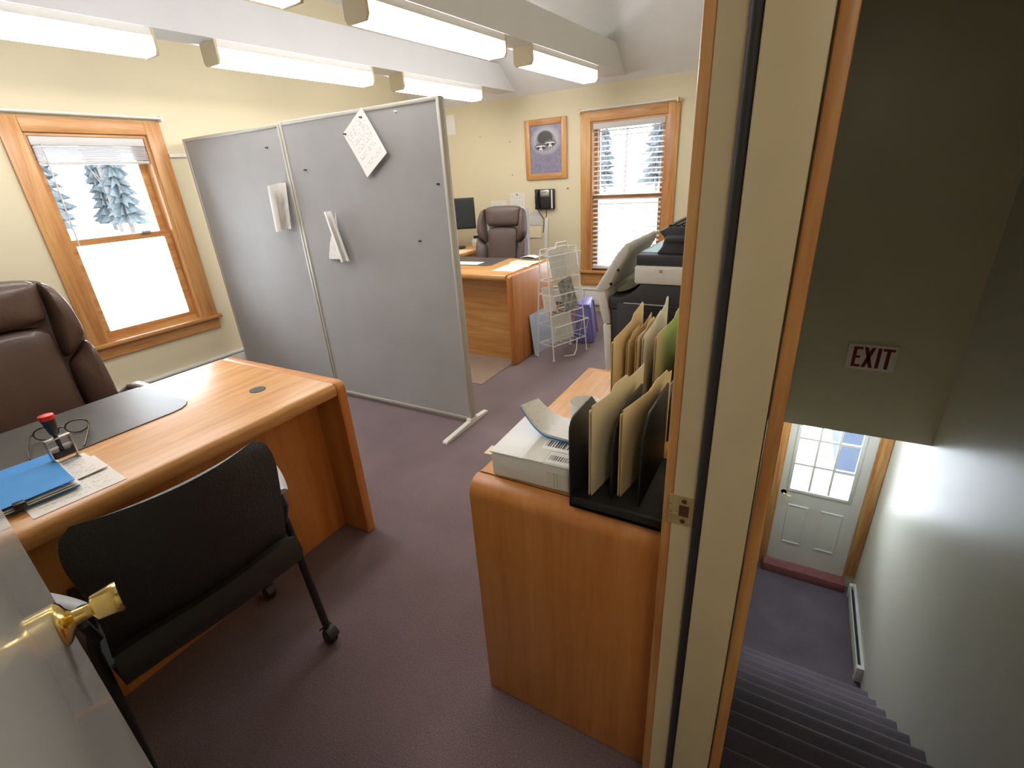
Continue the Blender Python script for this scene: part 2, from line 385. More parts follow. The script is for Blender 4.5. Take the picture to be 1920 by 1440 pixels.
# fluorescent fixtures
def fixture(xr5, y0, y1, label):
    ym = (y0 + y1) / 2; xr = xr5 + .06 * (ym - 5) - .012
    L = y1 - y0; rot = -math.atan(.06)
    t = thing('fluorescent_fixture', label, 'ceiling light', (xr - .075, ym, 2.235), rot, 'wraparound fluorescent fixtures under the beams')
    h = L / 2
    MB().prism([(-.072, 0), (.072, 0), (.072, -.035), (-.072, -.035)], -h + .012, h - .012, 'y').build('housing', 'white', t, local=True, smooth=False)
    MB().prism([(-.071, -.034), (.071, -.034), (.071, -.088), (.056, -.110), (-.056, -.110), (-.071, -.088)], -h + .016, h - .016, 'y').build('lens', 'lens', t, local=True, smooth=False)
    for s in (-1, 1):
        a, b = sorted((s * h, s * (h - .016)))
        MB().prism([(-.075, 0), (.075, 0), (.075, -.092), (.060, -.114), (-.060, -.114), (-.075, -.092)], a, b, 'y').build('end_cap', 'endcap', t, local=True, bevel=.0015, seg=1)
BM1, BM2 = -2.74, -1.585
fixture(BM1, .47, 1.68, 'lit fluorescent fixture on the window side beam, hung over the near desk')
fixture(BM1, 1.97, 3.12, 'lit fluorescent fixture on the window side beam, hung over the partition panels')
fixture(BM1, 3.41, 4.46, 'lit fluorescent fixture on the window side beam, last one before the far wall')
fixture(BM2, .44, 1.64, 'lit fluorescent fixture on the stair side beam, level with the near desk')
fixture(BM2, 1.95, 3.06, 'lit fluorescent fixture on the stair side beam, middle one of its row')
fixture(BM2, 3.36, 4.42, 'lit fluorescent fixture on the stair side beam, last one before the far window')

# ------------------------------------------------------------------ windows
def double_hung(name, label, axis, wall, a0, a1, z0, z1, zrail, out, apron, inward):
    """axis 'y': window in an X=wall plane; axis 'x': window in a Y=wall plane. out = direction sign towards outside"""
    t = thing(name, label, 'window', ((wall, (a0 + a1) / 2, z0) if axis == 'y' else ((a0 + a1) / 2, wall, z0)), 0, kind='structure')
    along = 'pine_y' if axis == 'y' else 'pine_x'
    def bx(d0, d1, p0, p1, q0, q1):
        lo, hi = sorted((wall + out * d0, wall + out * d1))
        return B(lo, hi, p0, p1, q0, q1) if axis == 'y' else B(p0, p1, lo, hi, q0, q1)
    cw = .105
    bx(-.02, 0, a0 - cw, a0, z0 + .0045, z1 + cw * .8).build('casing', 'pine_z', t, bevel=.004)
    bx(-.02, 0, a1, a1 + cw, z0 + .0045, z1 + cw * .8).build('casing', 'pine_z', t, bevel=.004)
    bx(-.022, 0, a0, a1, z1, z1 + cw * .8).build('head_casing', along, t, bevel=.004)
    bx(-.05, -.0005, a0 - cw - .02, a1 + cw + .02, z0 - .022, z0 + .0045).build('stool', along, t, bevel=.006)
    bx(-.001, .12, a0 + .001, a1 - .001, z0 - .015, z0 + .004).build('sill', along, t)
    bx(-.018, 0, a0 - cw, a1 + cw, apron, z0 - .022).build('apron', along, t, bevel=.004)
    j = .018
    for p0, p1 in ((a0, a0 + j), (a1 - j, a1)): bx(0, .14, p0, p1, z0, z1).build('side_jamb', 'pine_z', t)
    bx(0, .14, a0 + j, a1 - j, z1 - j, z1).build('head_jamb', along, t)
    b0, b1 = a0 + j, a1 - j
    def sash(d, s0, s1, r0, r1):
        f = bx(d, d + .03, b0, b1, s0, s0 + r0)
        for q in (bx(d, d + .03, b0, b1, s1 - r1, s1), bx(d, d + .03, b0, b0 + .045, s0 + r0, s1 - r1), bx(d, d + .03, b1 - .045, b1, s0 + r0, s1 - r1)): f.add(q.v, q.f)
        o = f.build('sash', along, t)
        bx(d + .012, d + .018, b0 + .045, b1 - .045, s0 + r0, s1 - r1).build('pane', 'glass', o, smooth=False)
    sash(.055, z0 + .004, zrail + .02, .055, .04); sash(.09, zrail - .02, z1 - j, .04, .045)
    bx(.03, .055, (a0 + a1) / 2 + .12, (a0 + a1) / 2 + .18, zrail + .02, zrail + .032).build('sash_lock', 'steel', t)
    return t
double_hung('window_1', 'pine framed double hung window behind the near desk chair', 'y', XA, W1[0], W1[1], W1[2], W1[3], 1.215, -1, .455, 1)
double_hung('window_2', 'pine framed double hung window behind the copier', 'x', YB, W2[0], W2[1], W2[2], W2[3], 1.20, 1, .30, -1)

# blind on window 1, drawn up
t = thing('window_blind', 'raised white slat blind bunched at the top of its window', 'blind', (XA - .03, 1.695, 1.84))
y0, y1 = 1.383, 2.007
B(XA - .045, XA + .0, y0, y1, 1.79, 1.84).build('headrail', 'slat', t, bevel=.004)
for i in range(11):
    z = 1.785 - i * .0075; o = random.uniform(-.004, .004)
    B(XA - .048 + o, XA + .0 + o, y0 + .004, y1 - .004, z - .004, z).build('slat', 'slat', t)
B(XA - .046, XA + .0, y0 + .004, y1 - .004, 1.682, 1.7).build('bottom_rail', 'slat', t, bevel=.004)
MB().tube([(XA + .01, 1.43, 1.80), (XA + .02, 1.42, 1.5), (XA + .03, 1.41, 1.2)], .0045, 6).build('wand', 'slat', t)
# blind on window 2, let down
t = thing('window_blind', 'lowered white slat blind with slats open, behind the copier', 'blind', (-1.566, YB + .02, 1.87))
x0, x1 = W2[0] + .022, W2[1] - .022
B(x0, x1, YB - .002, YB + .05, 1.82, 1.872).build('headrail', 'slat', t, bevel=.004)
sl = None; n = 0; z = 1.80
while z > .50:
    if sl is None:
        mb = MB().sheet(lambda u, v: (x0 + (x1 - x0) * u, (v - .5) * .046, .004 * (1 - (2 * v - 1) ** 2) + .012 * (v - .5)), 1, 4, .0025)
        sl = mb.build('slat', 'slat', t, local=True); sl.location = (1.566, 0, 0)
        q = sl
    else:
        q = sl.copy(); C.objects.link(q); q.parent = t
    q.location = (1.566, .004, z - 1.87); z -= .0445
B(x0, x1, YB, YB + .045, .475, .495).build('bottom_rail', 'slat', t, bevel=.004)
for xx in (x0 + .12, x1 - .12):
    for yy in (YB - .001, YB + .049): MB().tube([(xx, yy, 1.83), (xx, yy, .49)], .0012, 5).build('ladder_cord', 'slat', t)
MB().tube([(x0 + .06, YB - .01, 1.82), (x0 + .06, YB - .012, 1.25)], .004, 6).build('wand', 'slat', t)

# curtain rods
t = thing('curtain_rod', 'slim white curtain rod above the raised blind', 'curtain rod', (XA + .05, 1.7, 1.97))
MB().tube([(XA + .05, 1.2, 1.965), (XA + .05, 2.15, 1.965)], .008, 8).build('rod', 'white', t)
B(XA, XA + .06, 2.135, 2.15, 1.945, 1.98).build('bracket', 'white', t, bevel=.003); B(XA, XA + .06, 1.2, 1.215, 1.945, 1.98).build('bracket', 'white', t, bevel=.003)
t = thing('curtain_rod', 'slim white curtain rod above the lowered blind', 'curtain rod', (-1.57, YB - .05, 1.99))
MB().tube([(-2.04, YB - .05, 1.99), (-1.10, YB - .05, 1.99)], .008, 8).build('rod', 'white', t)
for x in (-2.04, -1.115): B(x, x + .015, YB - .06, YB - .02, 1.965, 2.005).build('bracket', 'dullbrass', t, bevel=.003)

# baseboard heaters
def heater(label, p0, p1, axis, wall, zb, side, zt=.2):
    c = (p0 + p1) / 2
    t = thing('baseboard_heater', label, 'heater', (wall, c, zb) if axis == 'y' else (c, wall, zb))
    def bx(d0, d1, a0, a1, q0, q1):
        lo, hi = sorted((wall + side * d0, wall + side * d1))
        return B(lo, hi, a0, a1, zb + q0, zb + q1) if axis == 'y' else B(a0, a1, lo, hi, zb + q0, zb + q1)
    bx(0, .012, p0, p1, 0, zt).build('back_plate', 'white', t)
    bx(.052, .06, p0 + .05, p1 - .05, .03, zt - .018).build('front_cover', 'white', t, bevel=.002)
    bx(.012, .05, p0 + .05, p1 - .05, .05, .1).build('fin_tube', 'charcoal', t)
    bx(.012, .026, p0 + .05, p1 - .05, zt - .02, zt).build('hood', 'white', t, bevel=.003)
    bx(.026, .050, p0 + .05, p1 - .05, zt - .06, zt - .05).build('damper', 'charcoal', t)
    for a, b in ((p0, p0 + .05), (p1 - .05, p1)): bx(.012, .066, a, b, .0, zt).build('end_cap', 'white', t, bevel=.004)
heater('white baseboard heater along the wall under the near window', -1.0, 4.7, 'y', XA, .03, 1, .195)
heater('white baseboard heater along the far wall under the slatted window', -3.9, -.35, 'x', YB, .06, -1, .2)
heater('white baseboard heater beside the outside door at the stair foot', 4.72, 6.02, 'y', XS, ZL, -1, .2)

# ================================================================== OFFICE DOOR FRAME AND DOOR
YJ = .733
t = thing('trim_1', 'painted office door frame with pine casings', 'door frame', (-.06, YJ, 0), kind='structure')
B(XD0, XD1 - .002, YJ, .752, 0, 2.05).build('jamb', 'jamb', t)
B(-.072, -.002, YJ - .013, YJ, 0, 2.03).build('door_stop', 'jamb', t, bevel=.002)
MB().tube([(-.0795, YJ - .005, .005), (-.0795, YJ - .005, 2.03)], .0085, 10).build('weatherstrip', 'softblack', t)
B(XD0, XD1 - .002, -.134, -.115, 0, 2.05).build('jamb', 'jamb', t)
B(-.072, -.002, -.115, -.102, 0, 2.03).build('door_stop', 'jamb', t, bevel=.002)
B(XD0, XD1 - .002, -.115, YJ, 2.03, 2.05).build('head_jamb', 'jamb', t)
B(XD0 - .018, XD0 - .0005, .739, .802, 0, 2.10).build('casing', 'pine_z', t, bevel=.003)
B(XD0 - .018, XD0 - .0005, -.195, -.125, 0, 2.10).build('casing', 'pine_z', t, bevel=.003)
B(XD0 - .018, XD0 - .0005, -.125, .739, 2.036, 2.10).build('head_casing', 'pine_y', t, bevel=.003)
B(XD1 + .0005, XD1 + .021, .736, .802, 0, 2.10).build('casing', 'pine_z', t, bevel=.003)
B(XD1 + .0005, XD1 + .021, -.195, -.125, 0, 2.10).build('casing', 'pine_z', t, bevel=.003)
B(XD1 + .0005, XD1 + .021, -.125, .736, 2.036, 2.10).build('head_casing', 'pine_y', t, bevel=.003)
# strike plate with a real hole
xs0, xs1, zs0, zs1 = -.131, -.088, .872, .932
mb = MB(); hx0, hx1, hz0, hz1 = -.113, -.096, .890, .914
yy0, yy1 = YJ - .0025, YJ + .0002
for a in ((xs0, hx0, yy0, yy1, .913, zs1), (xs0, hx0, yy0, yy1, zs0, .892), (hx0, hx1, yy0, yy1, hz1, zs1), (hx0, hx1, yy0, yy1, zs0, hz0), (hx1, xs1, yy0, yy1, zs0, zs1)): mb.box(*a)
mb.box(xs0, hx0, yy0 + .001, yy1, .896, .909)
s = mb.build('strike_plate', 'dullbrass', t)
B(hx0, hx1, YJ - .0012, YJ + .0004, hz0, hz1).build('latch_hole', 'groove', s)
for z in (.923, .881): MB().lathe([(0, -.001), (.0045, -.001), (.0045, .001), (0, .0015)], frame((-.105, yy0, z), (1, 0, 0), (0, 0, 1)), 10).build('screw', 'groove', s)

hinge = Vector((-.132, -.100)); latch = Vector((-.900, .114))
d = (latch - hinge); DW = d.length; d.normalize(); nn = Vector((d.y, -d.x)) * -1
if nn.y < 0: nn = -nn
t = thing('door_1', 'glossy white office door standing open into the room', 'door', (hinge.x, hinge.y, .01), 0, kind='structure')
Md = Matrix(((d.x, nn.x, 0, hinge.x), (d.y, nn.y, 0, hinge.y), (0, 0, 1, 0), (0, 0, 0, 1)))
mb = MB().box(0, DW, -.036, 0, .01, 2.02); mb.v = [Md @ v for v in mb.v]
mb.build('slab', 'doorwhite', t, bevel=.003)
def knob(side):
    base = Md @ Vector((DW - .062, 0 if side > 0 else -.036, .906))
    ax = Vector((nn.x, nn.y, 0)) * side
    fr = frame(base, (0, 0, 1), ax.cross(Vector((0, 0, 1))))
    if (fr.to_3x3() @ Vector((0, 0, 1))).dot(ax) < 0: fr = frame(base, (0, 0, 1), -ax.cross(Vector((0, 0, 1))))
    k = MB().lathe([(0, .025), (.0105, .025), (.0105, .036), (.019, .040), (.020, .044), (.0215, .056), (.024, .068), (.023, .072), (.0, .071)], fr, 16).build('knob', 'brass', t)
    MB().lathe([(0, 0), (.032, 0), (.033, .003), (.028, .008), (.018, .012), (.0115, .017), (.0105, .03), (0, .03)], fr, 28).build('rose', 'brass', k)
knob(1); knob(-1)
mb = MB().box(DW - .0005, DW + .0015, -.03, -.006, .868, .928); mb.v = [Md @ v for v in mb.v]; mb.build('latch_plate', 'brass', t)
for z in (.2, 1.02, 1.8):
    MB().tube([(hinge.x + .004, hinge.y - .004 + .0, z), (hinge.x + .004, hinge.y - .004, z + .09)], .006, 8).build('hinge', 'dullbrass', t)

# ================================================================== STAIRWELL
t = thing('stairs', 'purple carpeted stairs going down to the outside door', 'stairs', (.64, .4, ZL), kind='structure')
for k in range(1, 16):
    zt = ZL + .2347 * k; yn = 4.45 - .272 * (k - 1)
    R_ = .026
    prof = [(yn - .30, zt - .004), (yn - .20, zt - .004), (yn - R_ - .02, zt)] + [(yn - R_ + R_ * math.sin(q), zt - R_ + R_ * math.cos(q)) for q in [i * PI / 8 for i in range(9)]] + [(yn - R_ - .012, zt - 2 * R_ - .006), (yn - .040, zt - .236), (yn - .30, zt - .236)]
    MB().prism(prof, XD1 + .001, XS - .001, 'x').build('step', 'carpet2', t)
yn = .395
MB().prism([(.372, -.0005), (yn - .012, -.0005), (yn, -.013), (yn - .012, -.034), (.372, -.24)], XD1 + .001, XS - .001, 'x').build('step', 'carpet2', t)

# outside door
t = thing('door_2', 'white outside door with nine pane window at the stair foot', 'door', (.705, 6.18, DZ0), kind='structure')
yf, yb = 6.172, 6.212
sx0, sx1, sz0, sz1 = .262, 1.150, DZ0 + .004, -1.19
gx0, gx1, gz0, gz1 = .352, 1.030, -2.478, -1.31   # glazed opening
mb = MB(); mb.box(sx0, gx0, yf, yb, sz0, sz1); mb.box(gx1, sx1, yf, yb, sz0, sz1); mb.box(gx0, gx1, yf, yb, sz0, gz0); mb.box(gx0, gx1, yf, yb, gz1, sz1)
mb.build('slab', 'doorsteel', t, smooth=False)
fw = .028
mb = MB()
for a in ((gx0 - .012, gx0 + fw, gz0 - .012, gz1 + .012), (gx1 - fw, gx1 + .012, gz0 - .012, gz1 + .012), (gx0 + fw, gx1 - fw, gz0 - .012, gz0 + fw), (gx0 + fw, gx1 - fw, gz1 - fw, gz1 + .012)):
    mb.box(a[0], a[1], yf - .012, yf + .004, a[2], a[3])
wf = mb.build('window_frame', 'doorsteel', t, bevel=.004)
gw = (gx1 - gx0 - 2 * fw) / 3; gh = (gz1 - gz0 - 2 * fw) / 3
for i in range(3):
    for j in range(3):
        B(gx0 + fw + gw * i + .002, gx0 + fw + gw * (i + 1) - .002, yf + .014, yf + .02, gz0 + fw + gh * j + .002, gz0 + fw + gh * (j + 1) - .002).build('pane', 'glass', wf, smooth=False)
for i in (1, 2):
    B(gx0 + fw + gw * i - .013, gx0 + fw + gw * i + .013, yf + .002, yf + .03, gz0 + fw, gz1 - fw).build('muntin', 'doorsteel', wf)
    B(gx0 + fw, gx1 - fw, yf + .001, yf + .031, gz0 + fw + gh * i - .013, gz0 + fw + gh * i + .013).build('muntin', 'doorsteel', wf)
for px0, px1 in ((.388, .628), (.758, 1.002)):
    pz0, pz1 = -3.305, -2.685
    mb = MB()
    o, i_ = .028, .0
    ring = [(px0, pz0), (px1, pz0), (px1, pz1), (px0, pz1)]
    inn = [(px0 + o, pz0 + o), (px1 - o, pz0 + o), (px1 - o, pz1 - o), (px0 + o, pz1 - o)]
    mid = [((a + c) / 2, (b + e) / 2) for (a, b), (c, e) in zip(ring, inn)]
    vs = [(x, yf - .0005, z) for x, z in ring] + [(x, yf - .013, z) for x, z in mid] + [(x, yf - .004, z) for x, z in inn]
    fs = [(k, (k + 1) % 4, 4 + (k + 1) % 4, 4 + k) for k in range(4)] + [(4 + k, 4 + (k + 1) % 4, 8 + (k + 1) % 4, 8 + k) for k in range(4)] + [(8, 9, 10, 11), (3, 2, 1, 0)]
    mb.add(vs, fs).build('panel', 'doorsteel', t, smooth=False)
hz = -2.525
fr = frame((.318, yf, hz), (1, 0, 0), (0, 0, 1))
lv = MB().lathe([(0, 0), (.034, 0), (.034, -.006), (.02, -.012), (0, -.012)], Matrix.Translation((.318, yf, hz)) @ Matrix.Rotation(-PI / 2, 4, 'X') @ Matrix.Scale(-1, 4, (0, 0, 1)), 20).build('rose', 'brass', t)
MB().tube([(.318, yf - .01, hz), (.318, yf - .045, hz), (.34, yf - .05, hz - .008), (.38, yf - .05, hz - .02), (.42, yf - .048, hz - .012)], [.009, .01, .009, .008, .006], 8).build('lever', 'brass', t)
t = thing('trim_2', 'pine casing around the outside door', 'door frame', (.7, 6.16, ZL), kind='structure')
B(1.165, 1.272, 6.146, 6.164, ZL + .2, -1.0).build('casing', 'pine_z', t, bevel=.003)
B(.14, .245, 6.146, 6.164, ZL, -1.0).build('casing', 'pine_z', t, bevel=.003)
B(1.151, 1.166, 6.150, 6.25, DZ0, DZ1).build('jamb', 'pine_z', t); B(.245, .261, 6.150, 6.25, DZ0, DZ1).build('jamb', 'pine_z', t)
B(.245, 1.165, 6.146, 6.164, DZ1, DZ1 + .09).build('head_casing', 'pine_x', t, bevel=.003)
tag(B(.235, 1.175, 6.02, 6.2, ZL, DZ0).build('trim_3', 'threshold', bevel=.006), 'red painted threshold below the outside door', 'threshold', kind='structure')

# added fill lamps to brighten the stairwell, over the lower entry and the landing
def fill_lamp(label, x, y, z, strength, col):
    t = thing('added_fill_lamp', label, 'ceiling light', (x, y, z), group='added stairwell fill lamps')
    B(x - .19, x + .19, y - .19, y + .19, z - .025, z - .001).build('base', 'white', t, bevel=.004)
    MB().puff(rrect(x - .17, x + .17, y - .17, y + .17, .05), .05, .0, lambda a, b, h: (a, b, z - .026 - h), sub=2).build('diffuser', emit('added lamp glow', col, strength), t)
fill_lamp('added square fill lamp over the entry at the stair foot', .64, 5.55, -.92, 21, (.78, .91, 1.0))  # added, out of view; its cool colour stands in for daylight
fill_lamp('added square fill lamp over the stair landing', .64, -.75, 2.6, 14, (1.0, .92, .78))  # added, out of view; lifts the jambs and the header wall

# EXIT sign
t = thing('exit_sign', 'white exit sign with dark red letters above the stairs', 'sign', (.695, 4.905, -.165))
B(.52, .872, 4.892, 4.909, -.285, -.055).build('plate', 'signface', t, bevel=.004)
def bar(p, q, w): # thick stroke in the sign plane
    a, b = Vector(p), Vector(q); e = (b - a).normalized(); n2 = Vector((-e.y, e.x)) * w / 2
    return [tuple(a - n2), tuple(b - n2), tuple(b + n2), tuple(a + n2)]
def letter(strokes):
    mb = MB()
    for poly in strokes: mb.prism(poly, 4.8895, 4.8925, 'y')
    return mb.build('letter', 'exitred', t, smooth=False)
lz0, lz1, sw = -.26, -.078, .026
def rect(a, b, c, d): return [(a, c), (b, c), (b, d), (a, d)]
x = .560
letter([rect(x, x + sw, lz0, lz1), rect(x + sw, x + .066, lz1 - .022, lz1), rect(x + sw, x + .066, lz0, lz0 + .022), rect(x + sw, x + .054, -.18, -.158)])
x = .634
letter([[(x, lz0), (x + .028, lz0), (x + .082, lz1), (x + .054, lz1)], [(x + .054, lz0), (x + .082, lz0), (x + .028, lz1), (x, lz1)]])
x = .732; letter([rect(x, x + sw, lz0, lz1)])
x = .768; letter([rect(x + .028, x + .054, lz0, lz1 - .022), rect(x, x + .082, lz1 - .022, lz1)])
for x in (.535, .858): MB().lathe([(0, 0), (.005, 0), (.005, .002), (0, .002)], frame((x, 4.892, -.165), (1, 0, 0), (0, 0, 1)), 8).build('screw', 'steel', t)

# ================================================================== PARTITION
YP = 2.222
t = thing('office_partition', 'grey fabric office partition of two tall pinboard panels', 'partition', (-2.75, YP + .025, 0))
def panel(x0, x1, zb, zt):
    fr_ = .021
    f = B(x0 + fr_, x1 - fr_, YP + .006, YP + .044, zb + fr_, zt - fr_).build('fabric_panel', 'fabric', t)
    B(x0, x0 + fr_, YP, YP + .05, zb, zt).build('frame_upright', 'alu', t, bevel=.005); B(x1 - fr_, x1, YP, YP + .05, zb, zt).build('frame_upright', 'alu', t, bevel=.005)
    B(x0 + fr_, x1 - fr_, YP, YP + .05, zt - fr_, zt).build('frame_rail', 'alu', t, bevel=.005); B(x0 + fr_, x1 - fr_, YP, YP + .05, zb, zb + fr_).build('frame_rail', 'alu', t, bevel=.005)
panel(-2.882, -1.650, .03, 1.842); panel(-3.968, -2.887, .03, 1.835)
for x in (-1.665, -3.9):
    MB().prism([(1.95, .012), (1.96, .02), (2.21, .03), (2.21, .045), (2.285, .045), (2.285, .03), (2.41, .02), (2.42, .012), (2.42, 0), (1.95, 0)], x - .016, x + .016, 'x').build('foot', 'white', t, bevel=.002)
# sheets and pins on it
def leaf(name, label, material, pts, thick=.0012, curl=None, nu=8, nv=10, cat='paper', group=None):
    """paper sheet; pts = bottom-left, bottom-right, top-left in the world; curl(u,v)->offset along the normal"""
    o, a, b = Vector(pts[0]), Vector(pts[1]) - Vector(pts[0]), Vector(pts[2]) - Vector(pts[0])
    fr = frame(o, a, b); w, h = a.length, b.length
    mb = MB().sheet(lambda u, v: (u * w, v * h, curl(u, v) if curl else 0), nu, nv, thick)
    return tag(placed(name, material, mb, (0, 0, 0), fr), label, cat, group)
yq = YP - .004
leaf('pinned_notice', 'printed white notice pinned diagonally on the partition', 'print_a', [(-2.186, yq - .012, 1.495), (-2.012, yq - .012, 1.610), (-2.352, yq - .002, 1.722)], curl=lambda u, v: .01 * (1 - v) ** 2)
t2 = thing('curled_sheet', 'white sheet curling into a roll beside the partition joint', 'paper', (-3.03, yq - .02, 1.22))
def curlp(u, v):
    xr = -2.948 + .022 * v; R_ = .034; flat = .075; L_ = .215 * (1 - u); z = 1.218 + .282 * v
    if L_ < flat: return (xr - L_, yq - .004 - .02 * u * (1 - v), z)
    a = (L_ - flat) / R_
    return (xr - flat - R_ * math.sin(a), yq - .012 - R_ * (1 - math.cos(a)), z - .012 * math.sin(a / 2))
MB().sheet(curlp, 30, 6, .0012).build('sheet', 'print_d', t2)
# furled sheet: a cone of paper plus the flat tail
t2 = thing('furled_sheet', 'white paper hanging furled into a narrow roll on the partition', 'paper', (-2.55, yq - .02, 1.02))
def roll(u, v):
    a = -.4 + u * 5.4; rr = .020 + .012 * u * (.4 + .6 * (1 - v)); cx = -2.475 - .075 * v + .03 * (1 - v) * 0
    z = 1.02 + .30 * v - .015 * (1 - v) * 0
    return (cx + rr * math.cos(a), yq - .036 + rr * math.sin(a), z)
MB().sheet(roll, 20, 6, .0012).build('roll', 'paper', t2)
MB().sheet(lambda u, v: (-2.655 + .135 * u + (.09 - .07 * u) * v, yq - .01 - .012 * u, 1.028 + .29 * v - .12 * (1 - u) * v * v), 8, 8, .0012).build('tail', 'print_d', t2)
for i, (x, z, cm) in enumerate(((-3.042, 1.711, 'black'), (-2.725, 1.563, 'black'), (-1.936, 1.800, 'white'), (-1.71, 1.439, 'black'), (-1.884, 1.144, 'black'))):
    lab = ['black push pin on the panel nearer the window wall', 'black push pin just past the partition joint', 'white push pin near the partition top rail', 'black push pin beside the partition end frame', 'black push pin in the open middle of the end panel'][i]
    p = thing('push_pin', lab, 'push pin', (x, YP + .006, z), group='push pins on the partition')
    fr = frame((x, YP + .006, z), (1, 0, 0), (0, 0, 1))
    MB().lathe([(0, 0), (.0055, 0), (.0055, .003), (.003, .005), (.003, .012), (.005, .016), (0, .018)], fr, 10).build('head', cm, p)
    MB().tube([(x, YP + .016, z), (x, YP + .005, z)], .0006, 5).build('needle', 'steel', p)
for i, (x, z) in enumerate(((-2.176, 1.797), (-2.318, 1.727))):
    p = tag(MB().lathe([(0, 0), (.005, 0), (.005, .004), (.003, .006), (.003, .012), (.0048, .016), (0, .018)], frame((x, YP - .007, z), (1, 0, 0), (0, 0, 1)), 10).build('push_pin', 'black'), ['black pin through the top corner of the diagonal notice', 'black pin through the lower corner of the diagonal notice'][i], 'push pin', 'push pins on the partition')
# wall rail between window and partition
tag(B(XA, XA + .018, 2.14, 3.2, 1.72, 1.745).build('cable_raceway', 'white', bevel=.003), 'thin white raceway running along the window wall', 'raceway')

# ================================================================== NEAR DESK
ZT = .745
t = thing('desk', 'honey oak desk with rounded edges, under the raised blind window', 'desk', (-1.9, .35, 0))
DY0, DY1, DXF, DXB = -.55, 1.205, -1.505, -2.285
def waterfall(xa, xb, r, z0, z1):
    """end panel outline in X-Z with rounded top front corner"""
    return [(xa, z0), (xb, z0)] + [(xb - r + r * math.cos(a), z1 - r + r * math.sin(a)) for a in [i * PI / 2 / 6 for i in range(7)]] + [(xa + .012, z1), (xa, z1 - .012)]
for ya, yb in ((DY1 - .045, DY1), (DY0, DY0 + .045)):
    MB().prism(waterfall(DXB, DXF, .035, 0, ZT), ya, yb, 'y').build('end_panel', 'oak_z', t, bevel=.008, seg=2)
top = []
r = .022
prof = [(DXB + .008, ZT), (DXB, ZT - .008), (DXB, ZT - .045), (DXF - .01, ZT - .052)] + [(DXF - r + r * math.cos(a), ZT - r - .008 + (r + .008) * math.sin(a)) for a in [-.9 + i * (.9 + PI / 2) / 7 for i in range(8)]]
top = MB().prism(prof, DY0 + .048, DY1 - .048, 'y').build('top', 'oak_y', t)
B(DXB + .01, DXF - .012, DY1 - .0485, DY1 - .0445, ZT - .03, ZT - .0025).build('groove', 'groove', t)
B(DXF - .175, DXF - .155, DY0 + .045, DY1 - .045, .0, ZT - .05).build('modesty_panel', 'oak_z', t)
B(DXB + .03, DXF - .18, DY1 - .34, DY1 - .046, .06, ZT - .06).build('pedestal', 'oak_z', t)
for k in range(3): B(DXB + .012, DXB + .03, DY1 - .335, DY1 - .05, .08 + k * .2, .27 + k * .2).build('drawer', 'oak_y', t, bevel=.003)
MB().lathe([(0, 0), (.026, 0), (.03, .001), (.03, .003), (0, .003)], Matrix.Translation((-1.76, .994, ZT - .001)), 24).build('grommet', 'charcoal', t)

# desk pad
poly = [(-2.32, -.30), (-1.868, -.30), (-1.868, .70)] + [(-1.948 + .08 * math.cos(a), .735 + .08 * math.sin(a)) for a in (0, .4, .8, 1.2, 1.57)] + [(-2.24 + .06 * math.cos(a), .755 + .06 * math.sin(a)) for a in (1.57, 2.2, 3.0)] + [(-2.30, .6)]
poly = [(max(p[0], -2.283), p[1]) for p in poly]
tag(MB().prism(poly, ZT, ZT + .004, 'z').build('desk_pad', 'mat', bevel=.0012, seg=1), 'grey brown desk pad with rounded corners on the near desk', 'desk pad')

def flat_sheet(name, label, material, pts, z, thick=.001, curl=None, cat='paper', group=None):
    (x0, y0), (x1, y1), (x2, y2) = pts
    return leaf(name, label, material, [(x0, y0, z), (x1, y1, z), (x2, y2, z)], thick, curl, cat=cat, group=group)
flat_sheet('printed_form', 'printed form lying at the desk edge under a letter', 'print_b', [(-1.548, .235), (-1.532, .435), (-1.80, .255)], ZT + .0012)
flat_sheet('printed_letter', 'smaller printed letter lying under the date stamp', 'print_c', [(-1.655, .255), (-1.648, .440), (-1.835, .265)], ZT + .0045, curl=lambda u, v: .004 * u * (1 - v))
# blue folder with sheets
t = thing('paper_folder', 'bright blue folder stuffed with papers on the near desk', 'folder', (-1.76, .24, ZT + .004))
fm = frame((-1.610, .298, ZT + .010), (.02, .168, 0), (-.29, .04, 0))
def fold_sheet(z0, z1, dx, dy, w, h, lift):
    mb = MB().sheet(lambda u, v: (dx + (u - .78) * w, dy + v * h, z0 + (z1 - z0) * v + lift * u * (1 - v)), 6, 6, .0015)
    mb.v = [fm @ v for v in mb.v]; return mb
fold_sheet(-.002, -.002, .0, .0, .26, .29, 0).build('back_cover', 'blue', t)
fold_sheet(.003, .002, .006, -.006, .25, .28, .002).build('paper', 'print_b', t)
fold_sheet(.007, .005, .000, -.003, .25, .28, .004).build('paper', 'paper', t)
fold_sheet(.015, .008, -.004, .0, .26, .29, .005).build('front_cover', 'blue', t)
mb = MB().box(-.075, -.050, -.012, .012, .004, .019); mb.v = [fm @ v for v in mb.v]; mb.build('binder_clip', 'black', t, bevel=.003)
